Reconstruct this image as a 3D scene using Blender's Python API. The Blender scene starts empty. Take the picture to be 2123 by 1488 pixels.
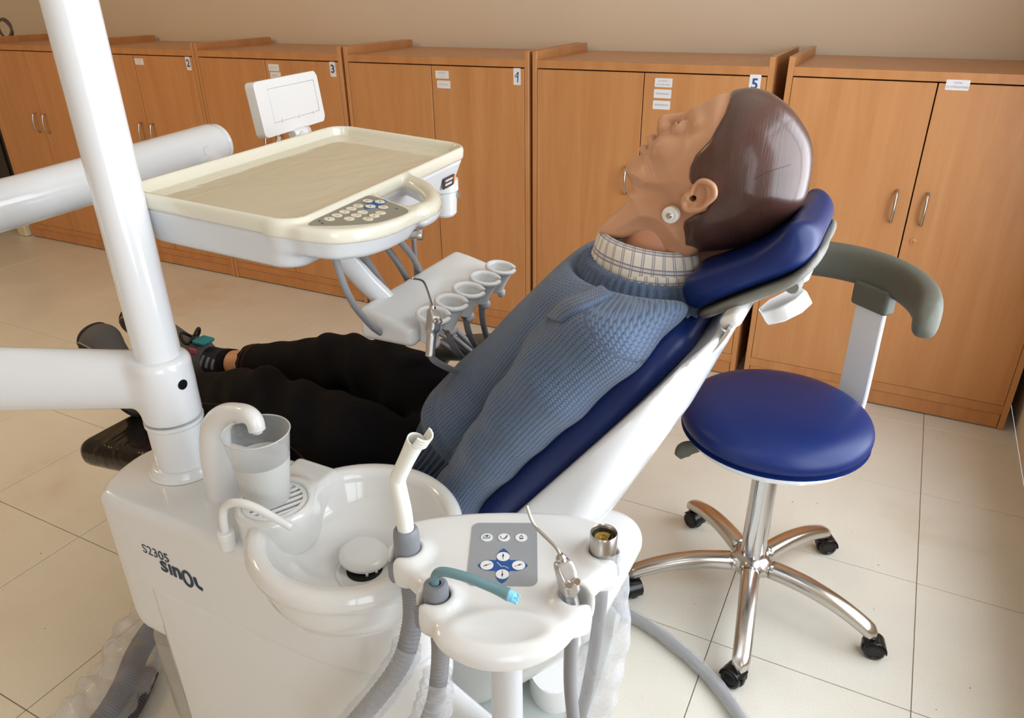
import bpy, bmesh, math, random
import numpy as np
from mathutils import Vector, Matrix, Euler
random.seed(7)
SC = bpy.context.scene
COL = SC.collection
R = math.radians

# ------------------------------------------------------------ camera, world, light, exposure
cam_d = bpy.data.cameras.new('camera')
cam_d.sensor_width = 36.0
cam_d.lens = 1546.76 / 2123.0 * 36.0
cam_d.clip_start = 0.02
cam = bpy.data.objects.new('camera', cam_d)
COL.objects.link(cam)
_fw = Vector((-0.4163, 0.7929, -0.4451)); _rt = Vector((0.8885, 0.4588, -0.0142)); 
_up = _rt.cross(_fw).normalized(); _rt = _fw.cross(_up).normalized(); _fw.normalize()
M_ = Matrix((( _rt.x, _up.x, -_fw.x, 0), (_rt.y, _up.y, -_fw.y, 0), (_rt.z, _up.z, -_fw.z, 1.5), (0, 0, 0, 1)))
cam.matrix_world = M_
SC.camera = cam
world = bpy.data.worlds.new('world'); SC.world = world
world.use_nodes = True
world.node_tree.nodes['Background'].inputs[0].default_value = (0.75, 0.86, 1.0, 1)
world.node_tree.nodes['Background'].inputs[1].default_value = 0.6

def area(name, loc, rot, sx, sy, power, color):
    d = bpy.data.lights.new(name, 'AREA'); d.shape = 'RECTANGLE'; d.size = sx; d.size_y = sy
    d.energy = power; d.color = color
    o = bpy.data.objects.new(name, d); COL.objects.link(o)
    o.location = loc; o.rotation_euler = rot
    return o
# daylight through the two windows of the right-hand wall
WIN = [(0.42, 2.40), (-1.95, -0.35)]      # window openings along Y
for i, (y0, y1) in enumerate(WIN):
    area('daylight', (0.80, (y0 + y1) / 2, 1.42), (0, R(90), 0), 2.0, (y1 - y0) * 1.02, (39, 19)[i], (0.885, 0.945, 1.0))
# added warm fill, out of view, tints and lifts the left half of the room
area('warm_fill_light', (-3.9, 0.6, 2.72), (0, 0, 0), 1.2, 0.6, 12, (1.0, 0.70, 0.38))
SC.cycles.adaptive_threshold = 0.03
SC.cycles.caustics_reflective = False
SC.cycles.caustics_refractive = False
SC.cycles.max_bounces = 8
SC.view_settings.view_transform = 'Standard'
SC.view_settings.look = 'None'
SC.view_settings.exposure = 0.95
SC.view_settings.gamma = 1.0
SC.view_settings.use_curve_mapping = False

# ------------------------------------------------------------ helpers: materials
def lin(c):
    return tuple((v / 255 / 12.92 if v / 255 <= 0.04045 else ((v / 255 + 0.055) / 1.055) ** 2.4) for v in c)
MATS = {}
def mat(name, rgb, rough=0.4, metal=0.0, coat=0.0, var=0.0, vscale=6.0, bump=0.0, bscale=80.0, trans=0.0, alpha=1.0, ior=1.45, stretch=(1, 1, 1), sss=0.0, coatr=0.08, spec=0.5):
    if name in MATS: return MATS[name]
    m = bpy.data.materials.new(name); m.use_nodes = True; MATS[name] = m
    nt = m.node_tree; b = nt.nodes['Principled BSDF']
    c = lin(rgb) + (1,)
    b.inputs['Base Color'].default_value = c
    b.inputs['Roughness'].default_value = rough
    b.inputs['Metallic'].default_value = metal
    b.inputs['Coat Weight'].default_value = coat
    b.inputs['Coat Roughness'].default_value = coatr
    b.inputs['IOR'].default_value = ior
    b.inputs['Specular IOR Level'].default_value = spec
    b.inputs['Transmission Weight'].default_value = trans
    b.inputs['Alpha'].default_value = alpha
    if sss:
        b.inputs['Subsurface Weight'].default_value = sss
        b.inputs['Subsurface Radius'].default_value = (0.01, 0.005, 0.003)
    if var or bump:
        tc = nt.nodes.new('ShaderNodeTexCoord'); mp = nt.nodes.new('ShaderNodeMapping')
        mp.inputs['Scale'].default_value = stretch
        nt.links.new(tc.outputs['Object'], mp.inputs['Vector'])
    if var:
        n = nt.nodes.new('ShaderNodeTexNoise'); n.inputs['Scale'].default_value = vscale; n.inputs['Detail'].default_value = 5
        nt.links.new(mp.outputs['Vector'], n.inputs['Vector'])
        r = nt.nodes.new('ShaderNodeValToRGB')
        r.color_ramp.elements[0].position = 0.3; r.color_ramp.elements[1].position = 0.7
        r.color_ramp.elements[0].color = tuple(v * (1 - var) for v in c[:3]) + (1,)
        r.color_ramp.elements[1].color = tuple(min(1, v * (1 + var)) for v in c[:3]) + (1,)
        nt.links.new(n.outputs['Fac'], r.inputs['Fac']); nt.links.new(r.outputs['Color'], b.inputs['Base Color'])
    if bump:
        n2 = nt.nodes.new('ShaderNodeTexNoise'); n2.inputs['Scale'].default_value = bscale; n2.inputs['Detail'].default_value = 3
        nt.links.new(mp.outputs['Vector'], n2.inputs['Vector'])
        bp = nt.nodes.new('ShaderNodeBump'); bp.inputs['Strength'].default_value = bump; bp.inputs['Distance'].default_value = 0.002
        nt.links.new(n2.outputs['Fac'], bp.inputs['Height']); nt.links.new(bp.outputs['Normal'], b.inputs['Normal'])
    return m
class NT:
    """little node-graph builder on top of a fresh material"""
    def __init__(s, name, rgb, rough=0.5):
        s.m = mat(name, rgb, rough); s.t = s.m.node_tree; s.b = s.t.nodes['Principled BSDF']
    def n(s, kind, **kw):
        o = s.t.nodes.new('ShaderNode' + kind)
        for k, v in kw.items():
            if k in o.inputs: o.inputs[k].default_value = v
            else: setattr(o, k, v)
        return o
    def l(s, a, b): s.t.links.new(a, b)
    def coord(s, kind='Object', rot=(0, 0, 0), scale=(1, 1, 1), loc=(0, 0, 0)):
        tc = s.n('TexCoord'); mp = s.n('Mapping')
        mp.inputs['Rotation'].default_value = rot; mp.inputs['Scale'].default_value = scale; mp.inputs['Location'].default_value = loc
        s.l(tc.outputs[kind], mp.inputs['Vector']); return mp.outputs['Vector']
    def ramp(s, fac, stops):
        r = s.n('ValToRGB'); e = r.color_ramp.elements
        while len(e) < len(stops): e.new(0.5)
        for i, (p, c) in enumerate(stops):
            e[i].position = p; e[i].color = lin(c) + (1,)
        s.l(fac, r.inputs['Fac']); return r.outputs['Color']
    def math(s, op, a, b=None):
        o = s.n('Math', operation=op)
        for i, v in enumerate((a, b)):
            if v is None: continue
            if isinstance(v, (int, float)): o.inputs[i].default_value = v
            else: s.l(v, o.inputs[i])
        return o.outputs[0]
    def bump(s, h, strength=0.5, dist=0.002):
        bp = s.n('Bump'); bp.inputs['Strength'].default_value = strength; bp.inputs['Distance'].default_value = dist
        s.l(h, bp.inputs['Height']); s.l(bp.outputs['Normal'], s.b.inputs['Normal']); return bp

# ------------------------------------------------------------ helpers: meshes
def mesh_of(name, verts, faces, smooth=True):
    me = bpy.data.meshes.new(name)
    me.from_pydata([tuple(map(float, v)) for v in verts], [], [tuple(int(i) for i in f) for f in faces])
    me.validate(); me.update()
    if smooth:
        me.polygons.foreach_set('use_smooth', [True] * len(me.polygons))
    return me
def bm_mesh(name, bm, smooth=False, angle=None, weight=False):
    me = bpy.data.meshes.new(name); bmesh.ops.recalc_face_normals(bm, faces=bm.faces[:])
    if angle is not None:
        for e in bm.edges:
            if len(e.link_faces) == 2 and e.calc_face_angle(0) > R(angle): e.smooth = False
    bm.to_mesh(me); bm.free()
    if smooth or angle is not None:
        me.polygons.foreach_set('use_smooth', [True] * len(me.polygons))
        if weight:                                   # big flat faces keep their own normal, only the rounded rims blend
            N = np.zeros((len(me.vertices), 3))
            for p in me.polygons:
                nv = np.array(p.normal) * p.area
                for i in p.vertices: N[i] += nv
            N /= np.linalg.norm(N, axis=1)[:, None] + 1e-12
            me.normals_split_custom_set_from_vertices([tuple(v) for v in N])
    return me
def box(name, sx, sy, sz, bev=0.0, seg=2, c=(0, 0, 0), rot=None, taper=None):
    bm = bmesh.new(); bmesh.ops.create_cube(bm, size=1)
    for v in bm.verts:
        k = 1.0
        if taper and v.co.z < 0: k = taper
        v.co = Vector((v.co.x * sx * k, v.co.y * sy * k, v.co.z * sz))
    if bev: bmesh.ops.bevel(bm, geom=bm.edges[:], offset=bev, segments=seg, affect='EDGES', profile=0.5)
    m = Matrix.Translation(c)
    if rot is not None: m = m @ rot
    bm.transform(m)
    return bm_mesh(name, bm, angle=35 if bev and seg > 1 else None, weight=True)
def boxb(name, x0, x1, y0, y1, z0, z1, bev=0.0, seg=2):
    return box(name, x1 - x0, y1 - y0, z1 - z0, bev, seg, ((x0 + x1) / 2, (y0 + y1) / 2, (z0 + z1) / 2))
def spline(pts, n):
    """Catmull-Rom through pts (any dimension) -> n points"""
    P = np.array(pts, float); m = len(P)
    if m == 2: return P[0] + (P[1] - P[0]) * np.linspace(0, 1, n)[:, None]
    Q = np.vstack([2 * P[0] - P[1], P, 2 * P[-1] - P[-2]])
    out = []
    for t in np.linspace(0, m - 1 - 1e-9, n):
        i = int(t); f = t - i; a, b, c, d = Q[i:i + 4]
        out.append(0.5 * ((2 * b) + (c - a) * f + (2 * a - 5 * b + 4 * c - d) * f * f + (3 * b - a - 3 * c + d) * f ** 3))
    return np.array(out)
def sweep(name, pts, rad, seg=16, n=None, cap=True, flat=1.0, up=None, wob=None, hollow=0):
    """tube along a path; rad scalar or list (resampled); flat squashes the second axis"""
    P = np.array(pts, float)
    rr = np.full(len(P), rad, float) if np.isscalar(rad) else np.array(rad, float)
    if n:
        S = spline(np.column_stack([P, rr]), n); P = S[:, :3]; rr = S[:, 3]
    T = np.gradient(P, axis=0); T /= np.linalg.norm(T, axis=1)[:, None] + 1e-12
    u = np.array(up if up is not None else ((0, 0, 1) if abs(T[0][2]) < 0.9 else (1, 0, 0)), float)
    V = []; F = []
    for i in range(len(P)):
        u = u - T[i] * (u @ T[i]); u /= np.linalg.norm(u); w = np.cross(T[i], u)
        for k in range(seg):
            a = 2 * math.pi * k / seg
            r = rr[i] * (1 + (wob(i, a) if wob else 0))
            V.append(P[i] + r * (math.cos(a) * u * flat + math.sin(a) * w))
    N = len(P)
    for i in range(N - 1):
        for k in range(seg):
            k2 = (k + 1) % seg
            F.append((i * seg + k, i * seg + k2, (i + 1) * seg + k2, (i + 1) * seg + k))
    if cap:
        F.append(tuple(range(seg))[::-1]); F.append(tuple(range((N - 1) * seg, N * seg)))
    me = mesh_of(name, V, F)
    if cap:
        for p in me.polygons[-2:]: p.use_smooth = False
    return me
def lathe(name, prof, seg=48, c=(0, 0, 0), angle=30, rot=None):
    """profile of (r, z) spun about Z"""
    bm = bmesh.new(); rings = []
    for r, z in prof:
        if r < 1e-6: rings.append([bm.verts.new((0, 0, z))])
        else: rings.append([bm.verts.new((r * math.cos(2 * math.pi * k / seg), r * math.sin(2 * math.pi * k / seg), z)) for k in range(seg)])
    for a, b in zip(rings, rings[1:]):
        for k in range(seg):
            k2 = (k + 1) % seg
            if len(a) == 1 and len(b) == 1: continue
            if len(a) == 1: bm.faces.new((a[0], b[k], b[k2]))
            elif len(b) == 1: bm.faces.new((a[k], b[0], a[k2]))
            else: bm.faces.new((a[k], b[k], b[k2], a[k2]))
    m = Matrix.Translation(c)
    if rot is not None: m = m @ rot
    bm.transform(m)
    return bm_mesh(name, bm, angle=angle)
def prism(name, outline, z0, z1, bev=0.0, seg=3, mtx=None, bevb=None):
    """2D outline (ccw) extruded z0..z1 with rounded rims"""
    bm = bmesh.new()
    lo = [bm.verts.new((x, y, z0)) for x, y in outline]; hi = [bm.verts.new((x, y, z1)) for x, y in outline]
    n = len(outline)
    fb = bm.faces.new(lo[::-1]); ft = bm.faces.new(hi)
    for i in range(n):
        j = (i + 1) % n; bm.faces.new((lo[i], lo[j], hi[j], hi[i]))
    if bev: bmesh.ops.bevel(bm, geom=list(ft.edges), offset=bev, segments=seg, affect='EDGES', profile=0.5)
    if bevb is None: bevb = bev
    if bevb:
        fb = min((f for f in bm.faces), key=lambda f: f.calc_center_median().z - 0.001 * len(f.verts))
        bmesh.ops.bevel(bm, geom=list(fb.edges), offset=bevb, segments=seg, affect='EDGES', profile=0.5)
    if mtx is not None: bm.transform(mtx)
    return bm_mesh(name, bm, angle=32, weight=bool(bev and bevb))
def rrect(sx, sy, r, n=6, c=(0, 0)):
    o = []
    for qx, qy, a0 in ((1, 1, 0), (-1, 1, 90), (-1, -1, 180), (1, -1, 270)):
        for k in range(n + 1):
            a = R(a0 + 90 * k / n)
            o.append((c[0] + qx * (sx / 2 - r) + r * math.cos(a), c[1] + qy * (sy / 2 - r) + r * math.sin(a)))
    return o
def circ(r, n=24, c=(0, 0), sy=1.0):
    return [(c[0] + r * math.cos(2 * math.pi * k / n), c[1] + sy * r * math.sin(2 * math.pi * k / n)) for k in range(n)]
def frame(o, ex, ey):
    """matrix with origin o and axes ex, ey, ex x ey"""
    ex = Vector(ex).normalized(); ey = Vector(ey); ey = (ey - ex * ey.dot(ex)).normalized(); ez = ex.cross(ey)
    return Matrix(((ex.x, ey.x, ez.x, o[0]), (ex.y, ey.y, ez.y, o[1]), (ex.z, ey.z, ez.z, o[2]), (0, 0, 0, 1)))

# ------------------------------------------------------------ helpers: distance fields and surface nets
def nets(name, f, lo, hi, h, smooth_it=1):
    lo = np.array(lo, float); hi = np.array(hi, float)
    n = np.ceil((hi - lo) / h).astype(int) + 1
    ax = [lo[i] + h * np.arange(n[i]) for i in range(3)]
    X, Y, Z = np.meshgrid(*ax, indexing='ij')
    V = f(X, Y, Z)
    S = V < 0
    c = [n[0] - 1, n[1] - 1, n[2] - 1]
    def sh(A, o): return A[o[0]:o[0] + c[0], o[1]:o[1] + c[1], o[2]:o[2] + c[2]]
    pos = np.zeros(tuple(c) + (3,)); cnt = np.zeros(tuple(c))
    cor = [(i, j, k) for i in (0, 1) for j in (0, 1) for k in (0, 1)]
    for a in cor:
        for d in range(3):
            if a[d]: continue
            b = list(a); b[d] = 1
            va, vb = sh(V, a), sh(V, b)
            m = (va < 0) != (vb < 0)
            t = np.where(m, va / np.where(va == vb, 1, va - vb), 0)
            for q in range(3):
                pos[..., q] += np.where(m, a[q] + (t if q == d else 0), 0)
            cnt += m
    act = cnt > 0
    idx = -np.ones(tuple(c), int); idx[act] = np.arange(act.sum())
    I = np.argwhere(act)
    P = lo + (I + pos[act] / cnt[act][:, None]) * h
    F = []
    for d in range(3):
        e, g = [(1, 2), (2, 0), (0, 1)][d]
        sl0 = [slice(None)] * 3; sl1 = [slice(None)] * 3
        sl0[d] = slice(0, -1); sl1[d] = slice(1, None)
        A, B = S[tuple(sl0)], S[tuple(sl1)]
        E = np.argwhere(A != B); sgn = A[tuple(E.T)]
        ok = (E[:, e] > 0) & (E[:, g] > 0) & (E[:, e] < c[e]) & (E[:, g] < c[g])
        E = E[ok]; sgn = sgn[ok]
        def cell(de, dg):
            Q = E.copy(); Q[:, e] -= de; Q[:, g] -= dg
            return idx[tuple(Q.T)]
        q = np.stack([cell(1, 1), cell(0, 1), cell(0, 0), cell(1, 0)], 1)
        q[~sgn] = q[~sgn][:, ::-1]
        F.append(q)
    F = np.vstack(F); F = F[(F >= 0).all(1)]
    for _ in range(smooth_it):                      # pull the vertices onto the surface
        e = h * 0.3
        v = f(*P.T); g = np.stack([f(*(P + np.eye(3)[q] * e).T) - f(*(P - np.eye(3)[q] * e).T) for q in range(3)], 1) / (2 * e)
        P = P - np.clip(v / np.maximum((g * g).sum(1), 0.2), -h, h)[:, None] * g
    me = bpy.data.meshes.new(name)
    me.vertices.add(len(P)); me.vertices.foreach_set('co', P.astype(np.float32).ravel())
    me.loops.add(F.size); me.loops.foreach_set('vertex_index', F.astype(np.int32).ravel())
    me.polygons.add(len(F)); me.polygons.foreach_set('loop_start', (np.arange(len(F)) * 4).astype(np.int32))
    me.update(calc_edges=True); me.validate()
    me.polygons.foreach_set('use_smooth', [True] * len(me.polygons))
    return me
def smin(a, b, k): 
    h = np.clip(0.5 + 0.5 * (b - a) / k, 0, 1); return b + (a - b) * h - k * h * (1 - h)
def smax(a, b, k): return -smin(-a, -b, k)
def s_cap(X, Y, Z, a, b, ra, rb=None, sq=(1, 1, 1)):
    """capsule between a and b with radii ra, rb; sq scales space (distance squashed on an axis)"""
    rb = ra if rb is None else rb
    a = np.array(a, float) * sq; b = np.array(b, float) * sq; d = b - a
    px, py, pz = X * sq[0] - a[0], Y * sq[1] - a[1], Z * sq[2] - a[2]
    t = np.clip((px * d[0] + py * d[1] + pz * d[2]) / max(d @ d, 1e-12), 0, 1)
    return np.sqrt((px - t * d[0]) ** 2 + (py - t * d[1]) ** 2 + (pz - t * d[2]) ** 2) - (ra + (rb - ra) * t)
def s_ell(X, Y, Z, c, r):
    k0 = np.sqrt(((X - c[0]) / r[0]) ** 2 + ((Y - c[1]) / r[1]) ** 2 + ((Z - c[2]) / r[2]) ** 2)
    k1 = np.sqrt(((X - c[0]) / r[0] ** 2) ** 2 + ((Y - c[1]) / r[1] ** 2) ** 2 + ((Z - c[2]) / r[2] ** 2) ** 2)
    return k0 * (k0 - 1) / np.maximum(k1, 1e-9)
def s_box(X, Y, Z, c, b, r):
    qx, qy, qz = np.abs(X - c[0]) - b[0] + r, np.abs(Y - c[1]) - b[1] + r, np.abs(Z - c[2]) - b[2] + r
    return np.sqrt(np.maximum(qx, 0) ** 2 + np.maximum(qy, 0) ** 2 + np.maximum(qz, 0) ** 2) + np.minimum(np.maximum(qx, np.maximum(qy, qz)), 0) - r
def s_cyl(X, Y, Z, c, r, h, rd=0.0):
    dx = np.sqrt((X - c[0]) ** 2 + (Y - c[1]) ** 2) - r + rd; dz = np.abs(Z - c[2]) - h + rd
    return np.sqrt(np.maximum(dx, 0) ** 2 + np.maximum(dz, 0) ** 2) + np.minimum(np.maximum(dx, dz), 0) - rd
def s_poly(A, B, poly):
    """signed distance (negative inside) of points (A, B) to a closed polygon"""
    if A.ndim == 3:                                  # the same in every slice of one axis: do it once
        for q in range(3):
            sl = [slice(None)] * 3; sl[q] = slice(0, 1); sl = tuple(sl)
            se = [slice(None)] * 3; se[q] = slice(-1, None); se = tuple(se)
            if A.shape[q] > 1 and np.array_equal(A[sl], A[se]) and np.array_equal(B[sl], B[se]):
                r2 = s_poly(np.squeeze(A[sl], q), np.squeeze(B[sl], q), poly)
                return np.broadcast_to(np.expand_dims(r2, q), A.shape)
    P = np.array(poly, float); d = np.full(A.shape, 1e9); ins = np.zeros(A.shape, bool)
    for i in range(len(P)):
        p, q = P[i], P[(i + 1) % len(P)]; e = q - p
        wx, wy = A - p[0], B - p[1]
        t = np.clip((wx * e[0] + wy * e[1]) / max(e @ e, 1e-15), 0, 1)
        d = np.minimum(d, (wx - t * e[0]) ** 2 + (wy - t * e[1]) ** 2)
        cr = (p[1] > B) != (q[1] > B)
        with np.errstate(divide='ignore', invalid='ignore'):
            ins ^= cr & (A < (q[0] - p[0]) * (B - p[1]) / (q[1] - p[1] if q[1] != p[1] else 1e-12) + p[0])
    d = np.sqrt(d); return np.where(ins, -d, d)
def smooth_poly(pts, n=80):
    P = list(pts); k = len(P); Q = P[-3:] + P + P[:3]
    S = spline(Q, (k + 5) * 12)
    i0, i1 = 3 * 12 * (k + 5) / (k + 5), 0
    T = np.linspace(0, k + 5, (k + 5) * 12)
    m = (T >= 3) & (T < k + 3)
    S = S[m]; s = np.linspace(0, len(S) - 1, n).astype(int)
    return S[s]

# ------------------------------------------------------------ helpers: objects
def link(o, parent=None):
    COL.objects.link(o)
    if parent is not None:
        o.parent = parent
        if 'at' in parent.keys(): o.matrix_parent_inverse = Matrix.Translation(-Vector(parent['at']))
    return o
def thing(name, label, cat, loc=(0, 0, 0), group=None):
    """Empty at the thing's base; its parts are authored in world coordinates"""
    o = bpy.data.objects.new(name, None); COL.objects.link(o); o.empty_display_size = 0.05
    o.location = loc; o['at'] = tuple(float(v) for v in loc); o['label'] = label; o['category'] = cat
    if group: o['group'] = group
    return o
def part(name, me, m, parent=None, label=None):
    o = bpy.data.objects.new(name, me)
    if m is not None and not me.materials: me.materials.append(MATS[m] if isinstance(m, str) else m)
    link(o, parent)
    if label: o['label'] = label
    return o
def tag(o, label, cat, group=None):
    o['label'] = label; o['category'] = cat
    if group: o['group'] = group
    return o
def struct(name, me, m, label=None):
    o = part(name, me, m); o['kind'] = 'structure'
    if label: o['label'] = label
    return o
def subsurf(o, lv=1):
    s = o.modifiers.new('subdivision', 'SUBSURF'); s.levels = lv; s.render_levels = lv; return o
def text_mesh(body, size, depth=0.0003, bold=0.0, align='CENTER', shear=0.0):
    cu = bpy.data.curves.new('writing', 'FONT'); cu.body = body; cu.size = size; cu.extrude = depth; cu.offset = bold; cu.shear = shear
    cu.align_x = align; cu.align_y = 'CENTER'; cu.resolution_u = 4
    o = bpy.data.objects.new('writing', cu); COL.objects.link(o)
    bpy.context.view_layer.update()
    me = bpy.data.meshes.new_from_object(o.evaluated_get(bpy.context.evaluated_depsgraph_get()))
    bpy.data.objects.remove(o); bpy.data.curves.remove(cu); me.materials.clear()
    return me
def writing(name, body, size, m, mtx, parent, **kw):
    me = text_mesh(body, size, **kw); me.transform(mtx)
    return part(name, me, m, parent)

# ------------------------------------------------------------ materials
WHITE = mat('white_plastic', (226, 225, 223), 0.22, coat=0.35, coatr=0.06)
WHITE2 = mat('white_enamel', (227, 228, 230), 0.16, coat=0.5, coatr=0.05)
GREYW = mat('pale_grey_plastic', (214, 215, 217), 0.3, coat=0.2)
CREAM = mat('yellowed_plastic', (224, 219, 201), 0.16, coat=0.6, coatr=0.04, var=0.03, vscale=5)
PORC = mat('glazed_ceramic', (226, 225, 222), 0.08, coat=0.6, coatr=0.03)
CHROME = mat('chrome', (215, 215, 218), 0.08, metal=1.0)
ALU = mat('polished_aluminium', (205, 200, 195), 0.22, metal=1.0, bump=0.05, bscale=40)
STEEL = mat('brushed_steel', (190, 186, 180), 0.28, metal=1.0)
BLACK = mat('black_plastic', (16, 16, 17), 0.28)
DARK = mat('dark_void', (14, 12, 11), 0.8)
GREYP = mat('grey_plastic', (128, 130, 136), 0.42, bump=0.03, bscale=200)
GREYH = mat('grey_hose', (140, 139, 141), 0.4)
PADG = mat('grey_keypad', (152, 154, 158), 0.38)
PADT = mat('taupe_keypad', (140, 136, 122), 0.38)
BLUEP = mat('blue_print', (38, 84, 150), 0.45)
KEYW = mat('white_key', (232, 232, 230), 0.4)
INK = mat('dark_ink', (62, 66, 78), 0.6)
NAVY = mat('navy_lettering', (22, 48, 72), 0.4)
BLUEINK = mat('blue_marker_ink', (48, 78, 140), 0.6)
FAINT = mat('faint_pencil', (140, 146, 172), 0.7)
PAPER = mat('white_sticker', (226, 225, 226), 0.55)
VINYL = mat('blue_vinyl', (12, 33, 88), 0.38, bump=0.04, bscale=350, spec=0.35)
OLIVE = mat('grey_green_foam', (88, 88, 78), 0.55, bump=0.05, bscale=300)
GREYB = mat('grey_foam_shell', (118, 117, 110), 0.5, bump=0.04, bscale=300)
SKIN = mat('mannequin_skin', (205, 154, 120), 0.33, sss=0.15, bump=0.01, bscale=60, var=0.025, vscale=9)
LIGHTG = mat('frosted_film', (225, 226, 228), 0.3)

def wood(name, a, b, c, rot=(0, 0, 0)):
    g = NT(name, b, 0.36)
    g.b.inputs['Coat Weight'].default_value = 0.15; g.b.inputs['Coat Roughness'].default_value = 0.25
    oi = g.n('ObjectInfo')
    tc = g.n('TexCoord'); ad = g.n('VectorMath', operation='ADD')
    sc = g.n('VectorMath', operation='SCALE'); cm = g.n('CombineXYZ')
    g.l(oi.outputs['Random'], cm.inputs[0]); g.l(oi.outputs['Random'], cm.inputs[2])
    g.l(cm.outputs[0], sc.inputs[0]); sc.inputs['Scale'].default_value = 37
    g.l(tc.outputs['Object'], ad.inputs[0]); g.l(sc.outputs[0], ad.inputs[1])
    mp = g.n('Mapping'); mp.inputs['Rotation'].default_value = rot; mp.inputs['Scale'].default_value = (9, 9, 0.7)
    g.l(ad.outputs[0], mp.inputs['Vector'])
    n = g.n('TexNoise', Scale=1.6, Detail=6.0, Roughness=0.55); n.inputs['Distortion'].default_value = 0.6
    g.l(mp.outputs[0], n.inputs['Vector'])
    mp2 = g.n('Mapping'); mp2.inputs['Rotation'].default_value = rot; mp2.inputs['Scale'].default_value = (160, 160, 7)
    g.l(ad.outputs[0], mp2.inputs['Vector'])
    n2 = g.n('TexNoise', Scale=1.0, Detail=2.0); g.l(mp2.outputs[0], n2.inputs['Vector'])
    f = g.math('ADD', g.math('MULTIPLY', n.outputs['Fac'], 0.78), g.math('MULTIPLY', n2.outputs['Fac'], 0.22))
    g.l(g.ramp(f, [(0.33, a), (0.5, b), (0.68, c)]), g.b.inputs['Base Color'])
    return g.m
WOOD = wood('beech_veneer', (186, 126, 76), (194, 136, 85), (201, 145, 94))
WOODH = wood('beech_veneer_edge', (182, 121, 72), (190, 131, 80), (198, 141, 90), rot=(0, R(90), 0))

def tile_mat():
    g = NT('cream_floor_tile', (213, 200, 176), 0.3)
    tc = g.n('TexCoord'); geo = g.n('NewGeometry'); oi = g.n('ObjectInfo')
    v = geo.outputs['Position']
    n1 = g.n('TexNoise', Scale=3.0, Detail=5.0); g.l(v, n1.inputs['Vector'])
    n2 = g.n('TexNoise', Scale=240.0, Detail=3.0); g.l(v, n2.inputs['Vector'])
    f = g.math('ADD', g.math('MULTIPLY', n1.outputs['Fac'], 0.45), g.math('MULTIPLY', n2.outputs['Fac'], 0.4))
    f = g.math('ADD', f, 0.004)
    base = g.ramp(f, [(0.22, (204, 197, 182)), (0.44, (217, 212, 200)), (0.66, (226, 222, 212))])
    # small brown specks
    vo = g.n('TexVoronoi', Scale=26.0); g.l(v, vo.inputs['Vector'])
    n3 = g.n('TexNoise', Scale=9.0); g.l(v, n3.inputs['Vector'])
    d = g.math('ADD', vo.outputs['Distance'], g.math('MULTIPLY', n3.outputs['Fac'], 0.30))
    sp = g.n('ValToRGB'); sp.color_ramp.elements[0].position = 0.135; sp.color_ramp.elements[1].position = 0.185
    g.l(d, sp.inputs['Fac'])
    mx = g.n('MixRGB', blend_type='MIX'); g.l(sp.outputs['Color'], mx.inputs['Fac'])
    mx.inputs['Color1'].default_value = lin((120, 95, 68)) + (1,); g.l(base, mx.inputs['Color2'])
    # worn brownish stains
    n4 = g.n('TexNoise', Scale=1.3, Detail=4.0, Roughness=0.65); g.l(v, n4.inputs['Vector'])
    st = g.n('ValToRGB'); st.color_ramp.elements[0].position = 0.56; st.color_ramp.elements[1].position = 0.72
    st.color_ramp.elements[1].color = (0.35, 0.35, 0.35, 1); g.l(n4.outputs['Fac'], st.inputs['Fac'])
    m2 = g.n('MixRGB', blend_type='MULTIPLY'); g.l(st.outputs['Color'], m2.inputs['Fac']); g.l(mx.outputs[0], m2.inputs['Color1'])
    m2.inputs['Color2'].default_value = lin((214, 178, 120)) + (1,)
    g.l(m2.outputs[0], g.b.inputs['Base Color'])
    g.l(g.math('ADD', g.math('MULTIPLY', n1.outputs['Fac'], 0.2), 0.22), g.b.inputs['Roughness'])
    return g.m
TILE = tile_mat()
WALLM = mat('beige_wall_paint', (222, 204, 180), 0.75, var=0.03, vscale=1.2, bump=0.06, bscale=120)
CEILM = mat('ceiling_paint', (232, 226, 214), 0.85)
GROUT = mat('floor_joint', (132, 110, 82), 0.85)
SKIRT = mat('dusty_cream_plastic', (216, 206, 176), 0.5)

# ------------------------------------------------------------ the room
XR, YB, XL, YF, ZC = 0.56, 3.50, -6.9, -2.3, 2.75
floor = struct('floor', boxb('floor', XL, XR, YF, YB, -0.06, -0.0025), GROUT)
T = 0.46
tm = box('tile', T - 0.0022, T - 0.0022, 0.02, 0.0009, 1, (0, 0, -0.01)); tm.materials.append(TILE)
for i in range(-15, 2):
    for j in range(-9, 6):
        x0, y0 = -0.203 + i * T, 1.455 + j * T
        cx0, cx1 = max(x0, XL), min(x0 + T, XR); cy0, cy1 = max(y0, YF), min(y0 + T, YB)
        if cx1 - cx0 < 0.02 or cy1 - cy0 < 0.02: continue
        t = bpy.data.objects.new('tile', tm); COL.objects.link(t); t.parent = floor
        t.location = ((cx0 + cx1) / 2, (cy0 + cy1) / 2, 0); t.scale = ((cx1 - cx0) / T, (cy1 - cy0) / T, 1)
struct('wall_back', boxb('wall_back', XL - 0.1, XR + 0.2, YB, YB + 0.12, 0, ZC), WALLM)
struct('wall_left', boxb('wall_left', XL - 0.12, XL, YF, YB, 0, ZC), WALLM)
struct('wall_front', boxb('wall_front', XL - 0.1, XR + 0.2, YF - 0.12, YF, 0, ZC), WALLM)
struct('ceiling', boxb('ceiling', XL - 0.1, XR + 0.2, YF - 0.1, YB + 0.1, ZC, ZC + 0.1), CEILM)
SILL, HEAD = 0.42, 2.42
bm = bmesh.new()
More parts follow.
